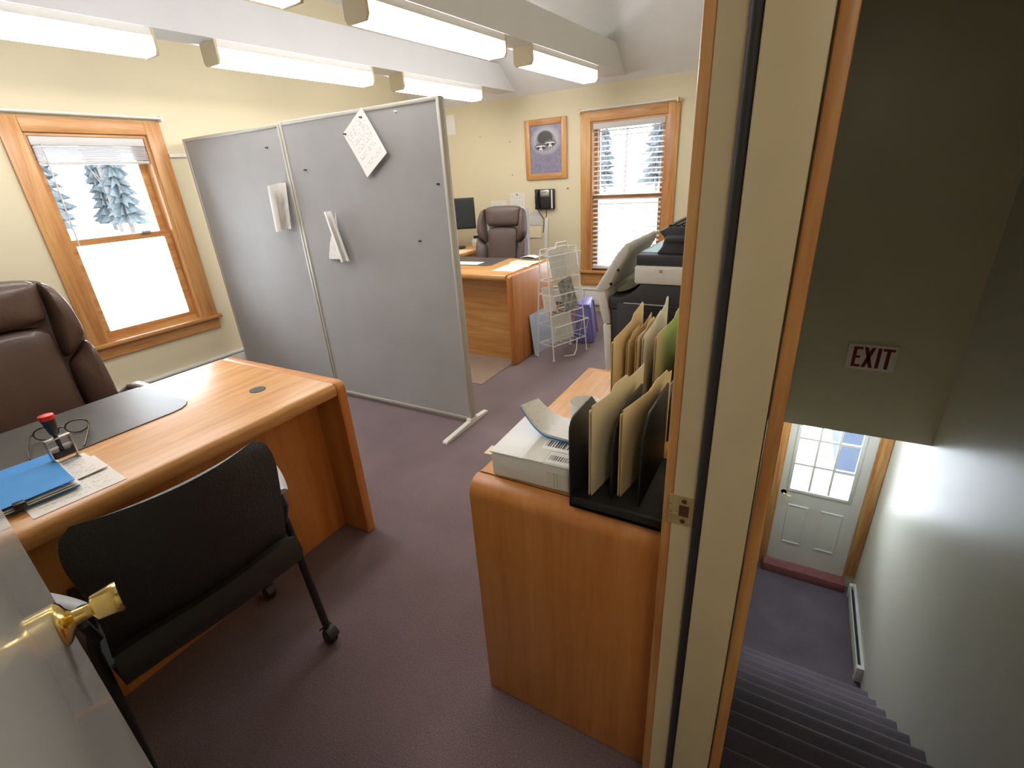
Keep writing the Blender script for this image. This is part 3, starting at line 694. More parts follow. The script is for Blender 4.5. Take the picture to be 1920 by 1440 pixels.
# date stamp
bs = Vector((-1.81, .40, ZT + .0055)); ang = math.radians(90 + 4)
t = thing('date_stamp', 'self inking date stamp with red capped black handle', 'stamp', tuple(bs), ang)
def lb(*a): return MB().box(*a)
for s_ in (-1, 1):
    lb(-.031 if s_ < 0 else .027, -.027 if s_ < 0 else .031, -.009, .009, .0, .082).build('side_plate', 'steel', t, local=True, bevel=.001)
lb(-.031, .031, -.009, .009, .078, .083).build('top_bridge', 'steel', t, local=True, bevel=.001)
for z in (.050,): lb(-.027, .027, -.003, .003, z, z + .004).build('cross_bar', 'steel', t, local=True)
for yy in (-.012, .012): lb(-.031, .031, yy - .002, yy + .002, .0, .004).build('foot_bar', 'steel', t, local=True)
lb(-.026, .026, -.01, .01, .020, .040).build('type_block', 'black', t, local=True, bevel=.002)
for i in range(6):
    MB().lathe([(0, -.003), (.011, -.003), (.011, .003), (0, .003)], Matrix.Translation((-.020 + i * .008, 0, .030)) @ Matrix.Rotation(PI / 2, 4, 'Y'), 12).build('date_wheel', 'softblack', t, local=True)
MB().lathe([(0, .036), (.0055, .036), (.0055, .088), (.010, .096), (.0145, .125), (.017, .142), (0, .142)], None, 18).build('handle', 'black', t, local=True)
MB().lathe([(0, .1415), (.0185, .1415), (.0195, .146), (.018, .154), (.010, .157), (0, .1575)], None, 20).build('cap', 'red', t, local=True)
# glasses
t = thing('eyeglasses', 'thin framed eyeglasses on the desk pad behind the date stamp', 'eyeglasses', (-2.03, .47, ZT + .004), math.radians(64))
def lens_ring(cx):
    pts = []
    for i in range(20):
        a = 2 * PI * i / 20; pts.append((cx + .031 * math.cos(a), .0 + .004 * math.cos(a) ** 2, .025 + .022 * math.sin(a)))
    return pts
for cx in (-.040, .040):
    MB().tube(lens_ring(cx), .0024, 6, closed=True).build('rim', 'metal_dark', t, local=True)
    mb = MB().add([(p[0], p[1] + .0003, p[2]) for p in lens_ring(cx)] + [(p[0], p[1] - .0003, p[2]) for p in lens_ring(cx)], [tuple(range(20)), tuple(range(39, 19, -1))])
    mb.build('lens', 'glass', t, local=True, smooth=False)
MB().tube([(-.010, .003, .028), (0, .002, .034), (.010, .003, .028)], .0022, 6).build('bridge', 'metal_dark', t, local=True)
for s_ in (-1, 1):
    MB().tube([(s_ * .071, .003, .030), (s_ * .076, -.01, .030), (s_ * .074, -.08, .020), (s_ * .070, -.115, .010), (s_ * .065, -.14, .003)], .0026, 6).build('temple', 'metal_dark', t, local=True)

# ================================================================== EXECUTIVE CHAIRS
def exec_chair(label, loc, rot, lea, piping, armcol):
    t = thing('executive_chair', label, 'chair', loc, rot, 'high backed leather office chairs')
    def fb(a, b, h):   # a lateral, b height, h towards the front
        return (a, -.235 - .17 * (b - .5) + .55 * a * a * (1 if abs(a) < .4 else 1) + h, b)
    # outer shell behind the cushions
    shell = [(-.25, .46), (.25, .46), (.285, .62), (.28, .85), (.27, 1.05), (.245, 1.14), (.20, 1.17), (-.20, 1.17), (-.245, 1.14), (-.27, 1.05), (-.28, .85), (-.285, .62)]
    MB().puff(shell, .02, .055, lambda a, b, h: fb(a, b, h - .03), sub=4).build('back_shell', piping, t, local=True)
    head = [(-.185, 1.0), (-.1, .985), (.1, .985), (.185, 1.0), (.195, 1.10), (.20, 1.165), (.12, 1.18), (-.12, 1.18), (-.20, 1.165), (-.195, 1.10)]
    MB().puff(head, .062, .02, fb, sub=4, pw=2.6).build('headrest', lea, t, local=True)
    cen = [(-.16, .47), (.16, .47), (.168, .7), (.165, .86), (.178, .985), (-.178, .985), (-.165, .86), (-.168, .7)]
    MB().puff(cen, .045, .02, fb, sub=4, pw=3).build('lumbar_cushion', lea, t, local=True)
    for s in (-1, 1):
        up = [(s * .205, 1.165), (s * .245, 1.135), (s * .268, 1.05), (s * .275, .92), (s * .23, .86), (s * .172, .82), (s * .182, .93), (s * .20, 1.05)]
        MB().puff(up, .072, .02, fb, sub=4).build('upper_bolster', lea, t, local=True)
        lo = [(s * .172, .80), (s * .23, .845), (s * .277, .90), (s * .284, .75), (s * .282, .58), (s * .262, .47), (s * .168, .47)]
        MB().puff(lo, .072, .02, fb, sub=4).build('lower_bolster', lea, t, local=True)
    seat = [(-.25, -.22), (.25, -.22), (.27, -.05), (.27, .18), (.22, .27), (-.22, .27), (-.27, .18), (-.27, -.05)]
    MB().puff(seat, .10, .03, lambda a, b, h: (a, b, .42 + h), sub=4, pw=3.2).build('seat', lea, t, local=True)
    MB().prism(rrect(-.2, .2, -.18, .2, .06), .37, .40, 'z').build('seat_pan', 'black', t, local=True)
    MB().lathe([(0, .08), (.03, .08), (.03, .24), (.022, .24), (.022, .37), (0, .37)], None, 16).build('gas_column', 'black', t, local=True)
    for s in (-1, 1):
        a = MB().tube([(s * .25, .10, .42), (s * .31, .12, .46), (s * .325, .10, .60), (s * .325, .02, .645), (s * .32, -.14, .645), (s * .30, -.22, .60), (s * .275, -.24, .56)], [.018, .02, .022, .024, .022, .02, .018], 10).build('armrest', armcol, t, local=True)
        MB().puff(rrect(s * .325 - .032, s * .325 + .032, -.14, .11, .03), .022, .005, lambda p, q, h: (p, q, .658 + h), sub=2).build('arm_pad', lea, a, local=True)
    for k in range(5):
        a = 2 * PI * k / 5 + .3; c_, s_ = math.cos(a), math.sin(a)
        MB().tube([(.02 * c_, .02 * s_, .10), (.16 * c_, .16 * s_, .095), (.30 * c_, .30 * s_, .075)], [.03, .024, .016], 8).build('base_leg', 'black', t, local=True)
        MB().lathe([(0, -.02), (.022, -.02), (.028, -.012), (.028, .012), (.022, .02), (0, .02)], Matrix.Translation((.30 * c_, .30 * s_, .029)) @ Matrix.Rotation(a + .6, 4, 'Z') @ Matrix.Rotation(PI / 2, 4, 'X'), 14).build('caster', 'softblack', t, local=True)
exec_chair('dark brown leather executive chair behind the near desk', (-2.50, .585, 0), -PI / 2, 'leather', 'leather', 'steel')
exec_chair('taupe brown leather executive chair behind the far desk', (-2.62, 4.12, 0), PI + .06, 'leather2', 'greypad', 'black')

# ================================================================== VISITOR CHAIR
rz = math.radians(90 - 4)       # local +y is the front: world -X ; local x is lateral
t = thing('guest_chair', 'black nesting guest chair with perforated back facing the near desk', 'chair', (-1.42, .435, 0), rz)
def vb(u, v):
    a = (u - .5) * 2
    w = .228 + .016 * v - .012 * math.sin(v * PI)
    z = .465 + .385 * v
    if v > .72: w -= .05 * (1 - math.sqrt(max(0, 1 - ((v - .72) / .28) ** 2)))
    y = -.205 - .06 * v - .03 * math.sin(v * PI) + .045 * a * a
    return (a * w, y, z)
MB().sheet(vb, 24, 24, .014).build('backrest', 'mesh', t, local=True)
SP = [(-.232, .520), (-.238, .475), (-.222, .440), (-.18, .428), (-.10, .430), (.05, .442), (.14, .445), (.19, .435), (.225, .405)]
def vs_(u, v):
    a = (u - .5) * 2; k = v * (len(SP) - 1); i = min(int(k), len(SP) - 2); f = k - i
    y = SP[i][0] * (1 - f) + SP[i + 1][0] * f; z = SP[i][1] * (1 - f) + SP[i + 1][1] * f
    return (a * (.215 + .022 * math.sin(PI * min(1, v + .15))), y + .03 * a * a * (1 - v), z + .012 * a * a * v - .02 * a ** 4 * (1 - v))
MB().sheet(vs_, 16, 24, .05).build('seat', 'softblack', t, local=True)
MB().sheet(lambda u, v: ((u - .5) * .40, -.20 + .40 * v, .405), 4, 4, .02).build('seat_pan', 'black', t, local=True)
for s in (-1, 1):
    MB().tube([(s * .225, -.165, .63), (s * .235, -.175, .58), (s * .25, -.16, .50), (s * .258, -.168, .30), (s * .268, -.175, .075)], .0125, 10).build('rear_leg', 'black', t, local=True)
    MB().tube([(s * .25, -.15, .50), (s * .25, 0, .46), (s * .255, .10, .40), (s * .265, .17, .22), (s * .27, .20, .075)], .0125, 10).build('front_leg', 'black', t, local=True)
    a = MB().tube([(s * .235, -.175, .54), (s * .245, -.19, .60), (s * .255, -.16, .645), (s * .30, -.06, .648)], .011, 8).build('arm_bar', 'black', t, local=True)
    MB().sheet(lambda u, v: (s * (.240 + .072 * v + (u - .5) * .042 * math.sin(PI * (.12 + .76 * v)) ** .5), -.205 + .20 * v, .655 - .008 * (2 * u - 1) ** 2), 6, 14, .016).build('arm_pad', 'greypad', a, local=True)
    for yy in (-.175, .20):
        c = MB().lathe([(0, -.014), (.026, -.014), (.031, -.008), (.031, .008), (.026, .014), (0, .014)], Matrix.Translation((s * .268, yy - .012, .031)) @ Matrix.Rotation(PI / 2 + .3, 4, 'Y'), 16).build('caster', 'black', t, local=True)
        MB().sheet(lambda u, v: (s * .268 + (v - .5) * .034, yy - .012 + .035 * math.cos(.3 + u * 2.5), .031 + .035 * math.sin(.3 + u * 2.5)), 8, 2, .003).build('hood', 'black', c, local=True)

# ================================================================== CREDENZA BY THE DOOR
ZK = .765
t = thing('credenza', 'honey oak credenza standing against the stair wall beside the door', 'credenza', (-.38, 1.24, 0))
KX0, KX1, KY0, KY1 = -.632, -.146, .806, 1.665
def kround(ya, yb, r):
    # Y-Z outline of an end panel, top outer edge rounded
    return [(ya, 0), (yb, 0), (yb, ZK)] + [(ya + r - r * math.sin(a), ZK - r + r * math.cos(a)) for a in [i * PI / 2 / 7 for i in range(8)]]
MB().prism(kround(KY0, KY0 + .05, .045), KX0, KX1, 'x').build('end_panel', 'oak_z', t, bevel=.006)
MB().prism([(2 * 1.2355 - a, b) for a, b in kround(KY0, KY0 + .05, .045)], KX0, KX1, 'x').build('end_panel', 'oak_z', t, bevel=.006)
MB().prism([(KX0 + .012, ZK), (KX0 + .003, ZK - .004), (KX0, ZK - .014), (KX0 + .004, ZK - .032), (KX0 + .012, ZK - .036), (KX1, ZK - .036), (KX1, ZK)], KY0 + .053, KY1 - .053, 'y').build('top', 'oak_y', t)
for ya in (KY0 + .0495, KY1 - .0535): B(KX0 + .006, KX1 - .004, ya, ya + .004, ZK - .02, ZK - .002).build('groove', 'groove', t)
B(KX1 - .02, KX1, KY0 + .05, KY1 - .05, .02, ZK - .036).build('back_panel', 'oak_z', t)
B(KX0 + .02, KX0 + .04, KY0 + .05, KY1 - .05, .06, ZK - .036).build('front_panel', 'oak_z', t)
B(KX0 + .06, KX1 - .02, KY0 + .05, KY1 - .05, .0, .06).build('plinth', 'oak_y', t)

# white parcel
t = thing('parcel_box', 'taped white parcel box with barcode labels on the credenza', 'box', (-.49, 1.02, ZK))
bx0, bx1, by0, by1, bz = -.628, -.372, .845, 1.185, ZK + .085
pm = frame((-.482, .958, ZK), (math.cos(.03), math.sin(.03), 0), (-math.sin(.03), math.cos(.03), 0))
def pb(*a, **k):
    mb = MB().box(*a); mb.v = [pm @ v for v in mb.v]; return mb
pb(-.108, .108, -.100, .100, .0005, .070).build('carton', 'white', t, bevel=.008)
pb(-.110, .110, -.102, .102, .068, .073).build('lid', 'white', t, bevel=.003)
pb(-.128, -.108, -.10, -.06, .058, .0605).build('loose_flap', 'cream', t)
pb(-.02, .035, -.1022, .1022, .0731, .0736).build('tape', 'tape', t)
l1 = pb(.005, .095, -.045, .035, .0737, .0741).build('shipping_label', 'paper', t)
x = .009; random.seed(3)
while x < .088:
    w = random.choice((.0015, .003, .0045)); pb(x, x + w, -.030, .0, .0742, .0745).build('barcode_bar', 'black', l1, smooth=False); x += w + random.choice((.002, .003, .004))
l2 = pb(.036, .104, -.098, -.050, .0737, .0741).build('address_label', 'print_d', t)
x = .042
while x < .098:
    w = random.choice((.0015, .003)); pb(x, x + w, -.084, -.064, .0742, .0745).build('barcode_bar', 'black', l2, smooth=False); x += w + random.choice((.002, .003))
l3 = pb(.045, .098, -.1021, -.1000, .012, .052).build('side_label', 'print_d', t)
# curled mail on the parcel
t = thing('mail_booklet', 'curled white booklet with blue edge lying on the parcel', 'booklet', (-.45, 1.04, ZK + .075))
def cm_(z):
    def f(u, v):
        c = max(0, .42 - u) ** 2 * .30
        q = pm @ Vector((-.070 + .180 * u - c * .1, -.008 + .102 * v + .02 * (1 - u), z + c * (1.3 - .5 * v) + .0745)); return q
    return f
MB().sheet(cm_(.003), 14, 6, .005).build('cover', 'blue', t)
MB().sheet(cm_(.0085), 14, 6, .0045).build('pages', 'magazine', t)
MB().sheet(lambda u, v: cm_(.0115)(u * .97 + .02, v), 14, 6, .001).build('top_sheet', 'print_f', t)
# mug
tag(MB().lathe([(0, 0), (.036, 0), (.039, .004), (.0435, .092), (.0425, .095), (.040, .092), (.036, .012), (0, .010)], Matrix.Translation((-.458, 1.160, ZK)), 36).build('paper_cup', 'white'), 'plain white cup behind the parcel', 'cup')

# file sorters
def sorter(label, x0, x1, y0, y1, zt, n, xs=None):
    c = ((x0 + x1) / 2, (y0 + y1) / 2, ZK)
    t = thing('file_sorter', label, 'file sorter', c)
    B(x0, x1, y0, y1, ZK, ZK + .012).build('base', 'black', t, bevel=.003)
    B(x0, x1, y0, y0 + .008, ZK, ZK + .028).build('front_lip', 'black', t, bevel=.002)
    for i in range(n):
        x = xs[i] if xs else x0 + (x1 - x0 - .005) * i / (n - 1); h = zt - (0 if i == 0 else .012 * (i % 2))
        if i == 0: pr = [(y0, ZK)] + [(y0 + .03 - .03 * math.cos(a), h - .03 + .03 * math.sin(a)) for a in (0, .4, .8, 1.2, 1.57)] + [(y1 - .14, h), (y1 - .12, h - .02), (y1, ZK + .09), (y1, ZK)]
        else: pr = [(y0 + .05, ZK), (y0 + .045, ZK + .05), (y0 + .05, h - .06), (y0 + .065, h - .025), (y0 + .10, h), (y1, h), (y1, ZK)]
        MB().prism(pr, x, x + .005, 'x').build('divider', 'black', t, bevel=.001, seg=1)
    return t
sorter('black plastic file sorter beside the parcel, slots open to the door', -.362, -.158, .822, 1.09, .985, 4, (-.362, -.284, -.222, -.163))
def folder(label, x_f, x_r, y_f, y_r, zt_f, zt_r, zb, tab=(.55, .85), material='manila', lean=0, name='file_folder', group='file folders standing on the credenza', bite=False):
    t = thing(name, label, 'folder', ((x_f + x_r) / 2, (y_f + y_r) / 2, zb), group=group)
    def pt(u, z, off):
        k = (z - zb) / max(.01, (zt_f - zb))
        return (x_f + (x_r - x_f) * u + lean * k + off + .006 * math.sin(u * 3), y_f + (y_r - y_f) * u, z)
    for off, extra, mt in ((-.003, -.012, material), (.003, .0, material)):
        us = [i / 14 for i in range(15)]; vs = []; fs = []
        for u in us:
            z1 = zt_f + (zt_r - zt_f) * u + extra
            if off > 0 and tab[0] < u < tab[1]: z1 += .014
            for th in (-.0006, .0006): vs += [pt(u, zb, off + th), pt(u, z1, off + th)]
        for i in range(14):
            a, b = i * 4, i * 4 + 4
            fs += [(a, b, b + 1, a + 1), (a + 2, a + 3, b + 3, b + 2), (a + 1, b + 1, b + 3, a + 3), (a, a + 2, b + 2, b)]
        fs += [(0, 1, 3, 2), (56, 58, 59, 57)]
        MB().add(vs, fs).build('cover', mt, t)
    MB().sheet(lambda u, v: pt(.03 + .94 * u, zb + .004 + (zt_f + (zt_r - zt_f) * u - .02 - zb) * v, 0), 8, 4, .003).build('papers', 'paper', t)
    return t
z0 = ZK + .014
folder('cream folder in the front sorter, next to the parcel', -.328, -.300, .862, 1.155, 1.006, 1.000, z0, (.3, .62), 'cream')
folder('manila folder in the front sorter, leaning in the middle slot', -.268, -.234, .885, 1.17, .998, .985, z0, (.55, .9))
sorter('black file sorter holding a row of manila folders behind the cup', -.44, -.22, 1.36, 1.60, .91, 5)
folder('tall manila folder standing at the cup side of the rear sorter', -.428, -.418, 1.30, 1.57, 1.005, 1.045, z0, (.5, .95))
folder('manila folder pressed second in the rear sorter', -.402, -.398, 1.36, 1.60, .985, 1.01, z0, (.1, .4))
folder('brownish folder bundle in the rear sorter middle', -.374, -.368, 1.36, 1.60, 1.0, 1.02, z0, (.3, .6))
folder('pale grey folder sticking up highest from the rear sorter', -.357, -.348, 1.37, 1.61, 1.005, 1.06, z0, (.8, .98), 'paper')
folder('manila folder with bent top at the wall side of the rear sorter', -.320, -.300, 1.37, 1.60, 1.01, 1.035, z0, (.6, .9))
folder('bright green folder standing at the back of the credenza', -.262, -.240, 1.40, 1.60, 1.02, 1.12, z0, (.7, .9), 'green')
# mesh caddy with cards and pens
t = thing('desk_caddy', 'black wire caddy stuffed with cards between the two sorters', 'desk caddy', (-.24, 1.26, ZK))
cx0, cx1, cy0, cy1 = -.305, -.172, 1.195, 1.325
B(cx0, cx1, cy0, cy1, ZK, ZK + .006).build('base', 'black', t)
for z in (.03, .06, .09): MB().tube([(cx0, cy0, ZK + z), (cx1, cy0, ZK + z), (cx1, cy1, ZK + z), (cx0, cy1, ZK + z)], .0018, 5, closed=True).build('wire_ring', 'black', t)
for i in range(5):
    for yy in (cy0, cy1): MB().tube([(cx0 + (cx1 - cx0) * i / 4, yy, ZK), (cx0 + (cx1 - cx0) * i / 4, yy, ZK + .09)], .0018, 5).build('wire', 'black', t)
for i, (x, mt, hh) in enumerate(((-.29, 'orange', .13), (-.262, 'paper', .11), (-.245, 'photo_grey', .145), (-.225, 'cream', .12), (-.20, 'photo_grey', .15), (-.185, 'paper', .125))):
    o = tag(placed('index_card', mt, MB().box(-.001, .001, -.05, .05, 0, hh), (x, 1.26, ZK + .007), Matrix.Rotation(random.uniform(-.12, .12), 4, 'Y')), ['orange card standing in the wire caddy', 'white card standing in the wire caddy beside the orange one', 'grey printed card in the middle of the wire caddy', 'cream card standing in the wire caddy', 'tallest grey card in the wire caddy', 'white card at the wall side of the wire caddy'][i], 'card', 'cards in the wire caddy')

# ================================================================== FAR DESK
t = thing('desk', 'honey oak desk with rounded edges, near the far wall', 'desk', (-2.65, 3.6, 0))
FX0, FX1, FY0, FY1 = -3.42, -1.892, 3.245, 4.0
for xa in (FX1 - .05, FX0):
    pr = [(FY1, 0), (FY0, 0)] + [(FY0 + .035 - .035 * math.cos(a), ZT - .035 + .035 * math.sin(a)) for a in [i * PI / 2 / 6 for i in range(7)]] + [(FY1, ZT)]
    MB().prism(pr, xa, xa + .05, 'x').build('end_panel', 'oak_z', t, bevel=.012, seg=3)
MB().prism([(FY1, ZT), (FY1, ZT - .04), (FY0 + .012, ZT - .045), (FY0 + .003, ZT - .035), (FY0, ZT - .02), (FY0 + .006, ZT - .006), (FY0 + .02, ZT)], FX0 + .052, FX1 - .053, 'x').build('top', 'oak_x', t)
B(FX1 - .0535, FX1 - .0495, FY0 + .01, FY1 - .01, ZT - .02, ZT - .0025).build('groove', 'groove', t)
B(FX0 + .05, FX1 - .05, FY0 + .12, FY0 + .14, 0, ZT - .04).build('modesty_panel', 'oak_x', t)
B(FX1 - .38, FX1 - .05, FY0 + .14, FY1 - .03, .06, ZT - .05).build('pedestal', 'oak_z', t)
tag(MB().prism([(-3.2, 3.585), (-2.34, 3.585), (-2.30, 3.62), (-2.33, 3.985), (-3.2, 3.985)], ZT, ZT + .004, 'z').build('desk_pad', 'mat'), 'dark desk pad on the far desk', 'desk pad')
flat_sheet('paper_sheet', 'white sheet lying on the far desk pad', 'paper', [(-2.78, 3.58), (-2.44, 3.60), (-2.76, 3.72)], ZT + .0055)
flat_sheet('loose_page', 'white page at the corner of the far desk', 'paper', [(-2.165, 3.40), (-1.955, 3.41), (-2.12, 3.66)], ZT + .0015)
flat_sheet('loose_page', 'white page overlapping beneath the cream envelope', 'paper', [(-2.14, 3.56), (-1.93, 3.60), (-2.16, 3.82)], ZT + .0035)
flat_sheet('envelope', 'cream envelope on top of the papers on the far desk', 'cream', [(-2.20, 3.74), (-1.94, 3.72), (-2.18, 3.89)], ZT + .006, thick=.003)
t = thing('magazine_pile', 'small fanned pile of glossy leaflets beside the far leather chair', 'magazines', (-2.12, 3.94, ZT))
for i in range(4):
    MB().sheet(lambda u, v: (-2.20 + .15 * u + .012 * i, 3.90 + .09 * v, ZT + .004 + .007 * i + .012 * math.sin(u * PI) * (i / 3)), 8, 3, .003).build('leaflet', ['photo_grey', 'magazine', 'charcoal', 'magazine'][i], t)

# work surface with the monitor, against the far wall
t = thing('side_table', 'oak side work surface against the far wall behind the leather chair', 'table', (-3.35, 4.45, 0))
B(-3.85, -3.0, 4.12, 4.9, ZT - .035, ZT).build('top', 'oak_x', t, bevel=.008)
for x in (-3.85, -3.06): B(x, x + .04, 4.16, 4.86, 0, ZT - .035).build('end_panel', 'oak_z', t)
t = thing('computer_monitor', 'black flat monitor turned towards the far leather chair', 'monitor', (-3.33, 4.50, ZT), math.radians(28))
lb(-.26, .26, -.012, .012, .20, .52).build('bezel', 'black', t, local=True, bevel=.004)
lb(-.245, .245, -.0135, -.011, .222, .505).build('screen', 'screen', t, local=True)
lb(-.03, .03, .01, .03, .02, .34).build('neck', 'black', t, local=True, bevel=.004)
MB().prism(rrect(-.12, .12, -.08, .09, .04), 0, .015, 'z').build('stand', 'black', t, local=True)
t = thing('desk_phone', 'small dark desk machine with a pale body below the monitor', 'office machine', (-3.12, 4.74, ZT), .3)
MB().prism([(-.09, 0), (.09, 0), (.09, .09), (.02, .13), (-.09, .07)], -.09, .09, 'x').build('body', 'lightgrey', t, local=True, bevel=.008)
lb(-.075, .075, -.06, .03, .085, .115).build('keypad', 'black', t, local=True, bevel=.004)
flat_sheet('paper_sheet', 'pale yellow sheet on the side work surface', 'cream', [(-3.17, 4.14), (-3.02, 4.14), (-3.19, 4.42)], ZT + .0015)
leaf('paper_sheet', 'white card propped below the monitor', 'paper', [(-3.27, 4.20, ZT + .001), (-3.18, 4.215, ZT + .001), (-3.29, 4.23, ZT + .17)])
tag(B(-3.45, -1.95, 2.80, 3.36, .0, .004).build('floor_mat', 'tanmat'), 'tan floor mat in front of the far desk', 'floor mat')

# ================================================================== ON THE FAR WALL
t = thing('framed_picture', 'wood framed violet picture of two raccoons on the far wall', 'picture', (-2.427, YB, 1.40))
fx0, fx1, fz0, fz1 = -2.664, -2.190, 1.398, 1.968; w = .058
for a in ((fx0, fx0 + w, fz0, fz1, 'pine_z'), (fx1 - w, fx1, fz0, fz1, 'pine_z'), (fx0 + w, fx1 - w, fz0, fz0 + w, 'pine_x'), (fx0 + w, fx1 - w, fz1 - w, fz1, 'pine_x')):
    B(a[0], a[1], YB - .026, YB - .001, a[2], a[3]).build('frame', a[4], t, bevel=.005)
pm_, nt, p = new_mat('violet raccoon print'); b = NB(nt)
tc = nt.nodes.new('ShaderNodeTexCoord'); sp = nt.nodes.new('ShaderNodeSeparateXYZ'); nt.links.new(tc.outputs['Generated'], sp.inputs[0]); x_, y_ = sp.outputs[0], sp.outputs[2]
nz = nt.nodes.new('ShaderNodeTexNoise'); nz.inputs['Scale'].default_value = 40; nz.inputs['Detail'].default_value = 6; nt.links.new(tc.outputs['Object'], nz.inputs['Vector'])
c = b.mix(nz.outputs['Fac'], (.13, .12, .20), (.34, .32, .44))
c = b.mix(b.m('MULTIPLY', b.ell(x_, y_, .5, .69, .52, .33, 2.2), .85), c, (.58, .56, .62))
c = b.mix(b.ell(x_, y_, .5, .67, .36, .235, 4), c, (.27, .25, .31))
c = b.mix(b.ell(x_, y_, .48, .74, .27, .16, 5), c, (.06, .055, .055))
for cx, cy in ((.34, .54), (.64, .60)):
    c = b.mix(b.ell(x_, y_, cx, cy + .02, .21, .085, 6), c, (.13, .12, .13))
    c = b.mix(b.ell(x_, y_, cx, cy + .03, .18, .022, 4), c, (.72, .70, .72))
    c = b.mix(b.ell(x_, y_, cx - .075, cy, .055, .026, 6), c, (.02, .02, .02))
    c = b.mix(b.ell(x_, y_, cx + .075, cy, .055, .026, 6), c, (.02, .02, .02))
    c = b.mix(b.ell(x_, y_, cx, cy - .035, .06, .042, 6), c, (.70, .68, .70))
    c = b.mix(b.ell(x_, y_, cx, cy - .060, .024, .015, 6), c, (.02, .02, .02))
nt.links.new(c, p.inputs['Base Color']); p.inputs['Roughness'].default_value = .35
B(fx0 + w, fx1 - w, YB - .014, YB - .008, fz0 + w, fz1 - w).build('print', pm_, t)

t = thing('wall_phone', 'black corded phone with silver display mounted on the far wall', 'telephone', (-2.447, YB, 1.09))
B(-2.555, -2.338, YB - .045, YB - .001, 1.096, 1.300).build('body', 'black', t, bevel=.008)
B(-2.365, -2.350, YB - .047, YB - .04, 1.105, 1.292).build('label_strip', 'white', t)
dsp = B(-2.498, -2.385, YB - .052, YB - .04, 1.222, 1.292).build('display_bezel', 'steel', t, bevel=.006)
B(-2.486, -2.400, YB - .054, YB - .05, 1.240, 1.280).build('display', 'photo_grey', dsp)
for i in range(3):
    for j in range(4): B(-2.475 + i * .03, -2.455 + i * .03, YB - .049, YB - .04, 1.118 + j * .024, 1.132 + j * .024).build('key', 'charcoal', t)
hs = MB().tube([(-2.527, YB - .06, 1.125), (-2.527, YB - .078, 1.16), (-2.527, YB - .078, 1.24), (-2.527, YB - .06, 1.28)], [.016, .015, .015, .016], 10).build('handset', 'black', t)
B(-2.550, -2.504, YB - .075, YB - .04, 1.098, 1.145).build('mouthpiece', 'black', hs, bevel=.01); B(-2.550, -2.504, YB - .075, YB - .04, 1.258, 1.303).build('earpiece', 'black', hs, bevel=.01)
MB().tube([(-2.53, YB - .05, 1.10), (-2.51, YB - .03, 1.05), (-2.465, YB - .03, 1.00), (-2.47, YB - .03, .92), (-2.48, YB - .03, .85)], .004, 6).build('cord', 'black', t)
MB().tube([(-2.435, YB - .03, 1.10), (-2.437, YB - .02, 1.04), (-2.45, YB - .015, 1.0)], .004, 6).build('cord', 'black', t)
mb = MB().add([(-2.458, YB - .018, 1.012), (-2.425, YB - .018, 1.012), (-2.468, YB - .018, .20), (-2.505, YB - .018, .20), (-2.458, YB, 1.012), (-2.425, YB, 1.012), (-2.468, YB, .20), (-2.505, YB, .20)], [(0, 1, 2, 3), (7, 6, 5, 4), (0, 4, 5, 1), (1, 5, 6, 2), (2, 6, 7, 3), (3, 7, 4, 0)])
tag(mb.build('cable_raceway', 'white'), 'white cable raceway dropping from the wall phone', 'raceway')
yw = YB - .003
def wsheet(label, x0, x1, z0, z1, mt, curl=None): return leaf('pinned_sheet', label, mt, [(x0, yw, z0), (x1, yw, z0), (x0, yw, z1)], .0012, curl)
wsheet('white sheet pinned above the far leather chair with a black pin', -2.895, -2.705, 1.02, 1.275, 'print_d', lambda u, v: .006 * (1 - v))
wsheet('white sheet on the far wall partly hidden by the chair top', -3.15, -2.945, .95, 1.197, 'print_d', lambda u, v: .005 * (1 - v))
wsheet('printed notice hanging on the wall below the phone', -2.672, -2.505, .93, 1.077, 'print_e', lambda u, v: .004 * (1 - v))
wsheet('blank pale note hanging under the printed notice below the phone', -2.672, -2.515, .795, .925, 'cream', lambda u, v: .006 * (1 - v))
wsheet('white sheet on the far wall peeking past the partition', -3.72, -3.555, 1.92, 2.12, 'paper', lambda u, v: .004 * (1 - v))
tag(MB().lathe([(0, 0), (.007, 0), (.007, .006), (0, .008)], frame((-2.80, yw - .003, 1.255), (1, 0, 0), (0, 0, 1)), 10).build('push_pin', 'black'), 'black pin holding the sheet above the far chair', 'push pin')
for i, (x, z) in enumerate(((-3.229, 1.865), (-2.86, 1.788), (-2.849, 1.46), (-2.189, 1.298))):
    tag(MB().lathe([(0, 0), (.006, 0), (.006, .004), (.003, .012), (.006, .016), (0, .017)], frame((x, YB, z), (1, 0, 0), (0, 0, 1)), 8).build('wall_nail', 'groove' if i == 3 else 'dullbrass'), ['bare nail high on the far wall, farthest from the picture', 'bare nail on the far wall level with the picture middle', 'bare nail on the far wall level with the picture base', 'dark hook on the far wall between phone and window'][i], 'nail', 'nails in the far wall')

# ================================================================== WIRE LITERATURE RACK
ra = math.atan2(.934, .357)
t = thing('wire_rack', 'white wire literature rack with papers, beside the far desk', 'rack', (-1.655, 3.655, 0), ra)
wr = .0042; hw = .20
def wire(pts, name='wire', r=wr): return MB().tube(pts, r, 6).build(name, 'white', t, local=True)
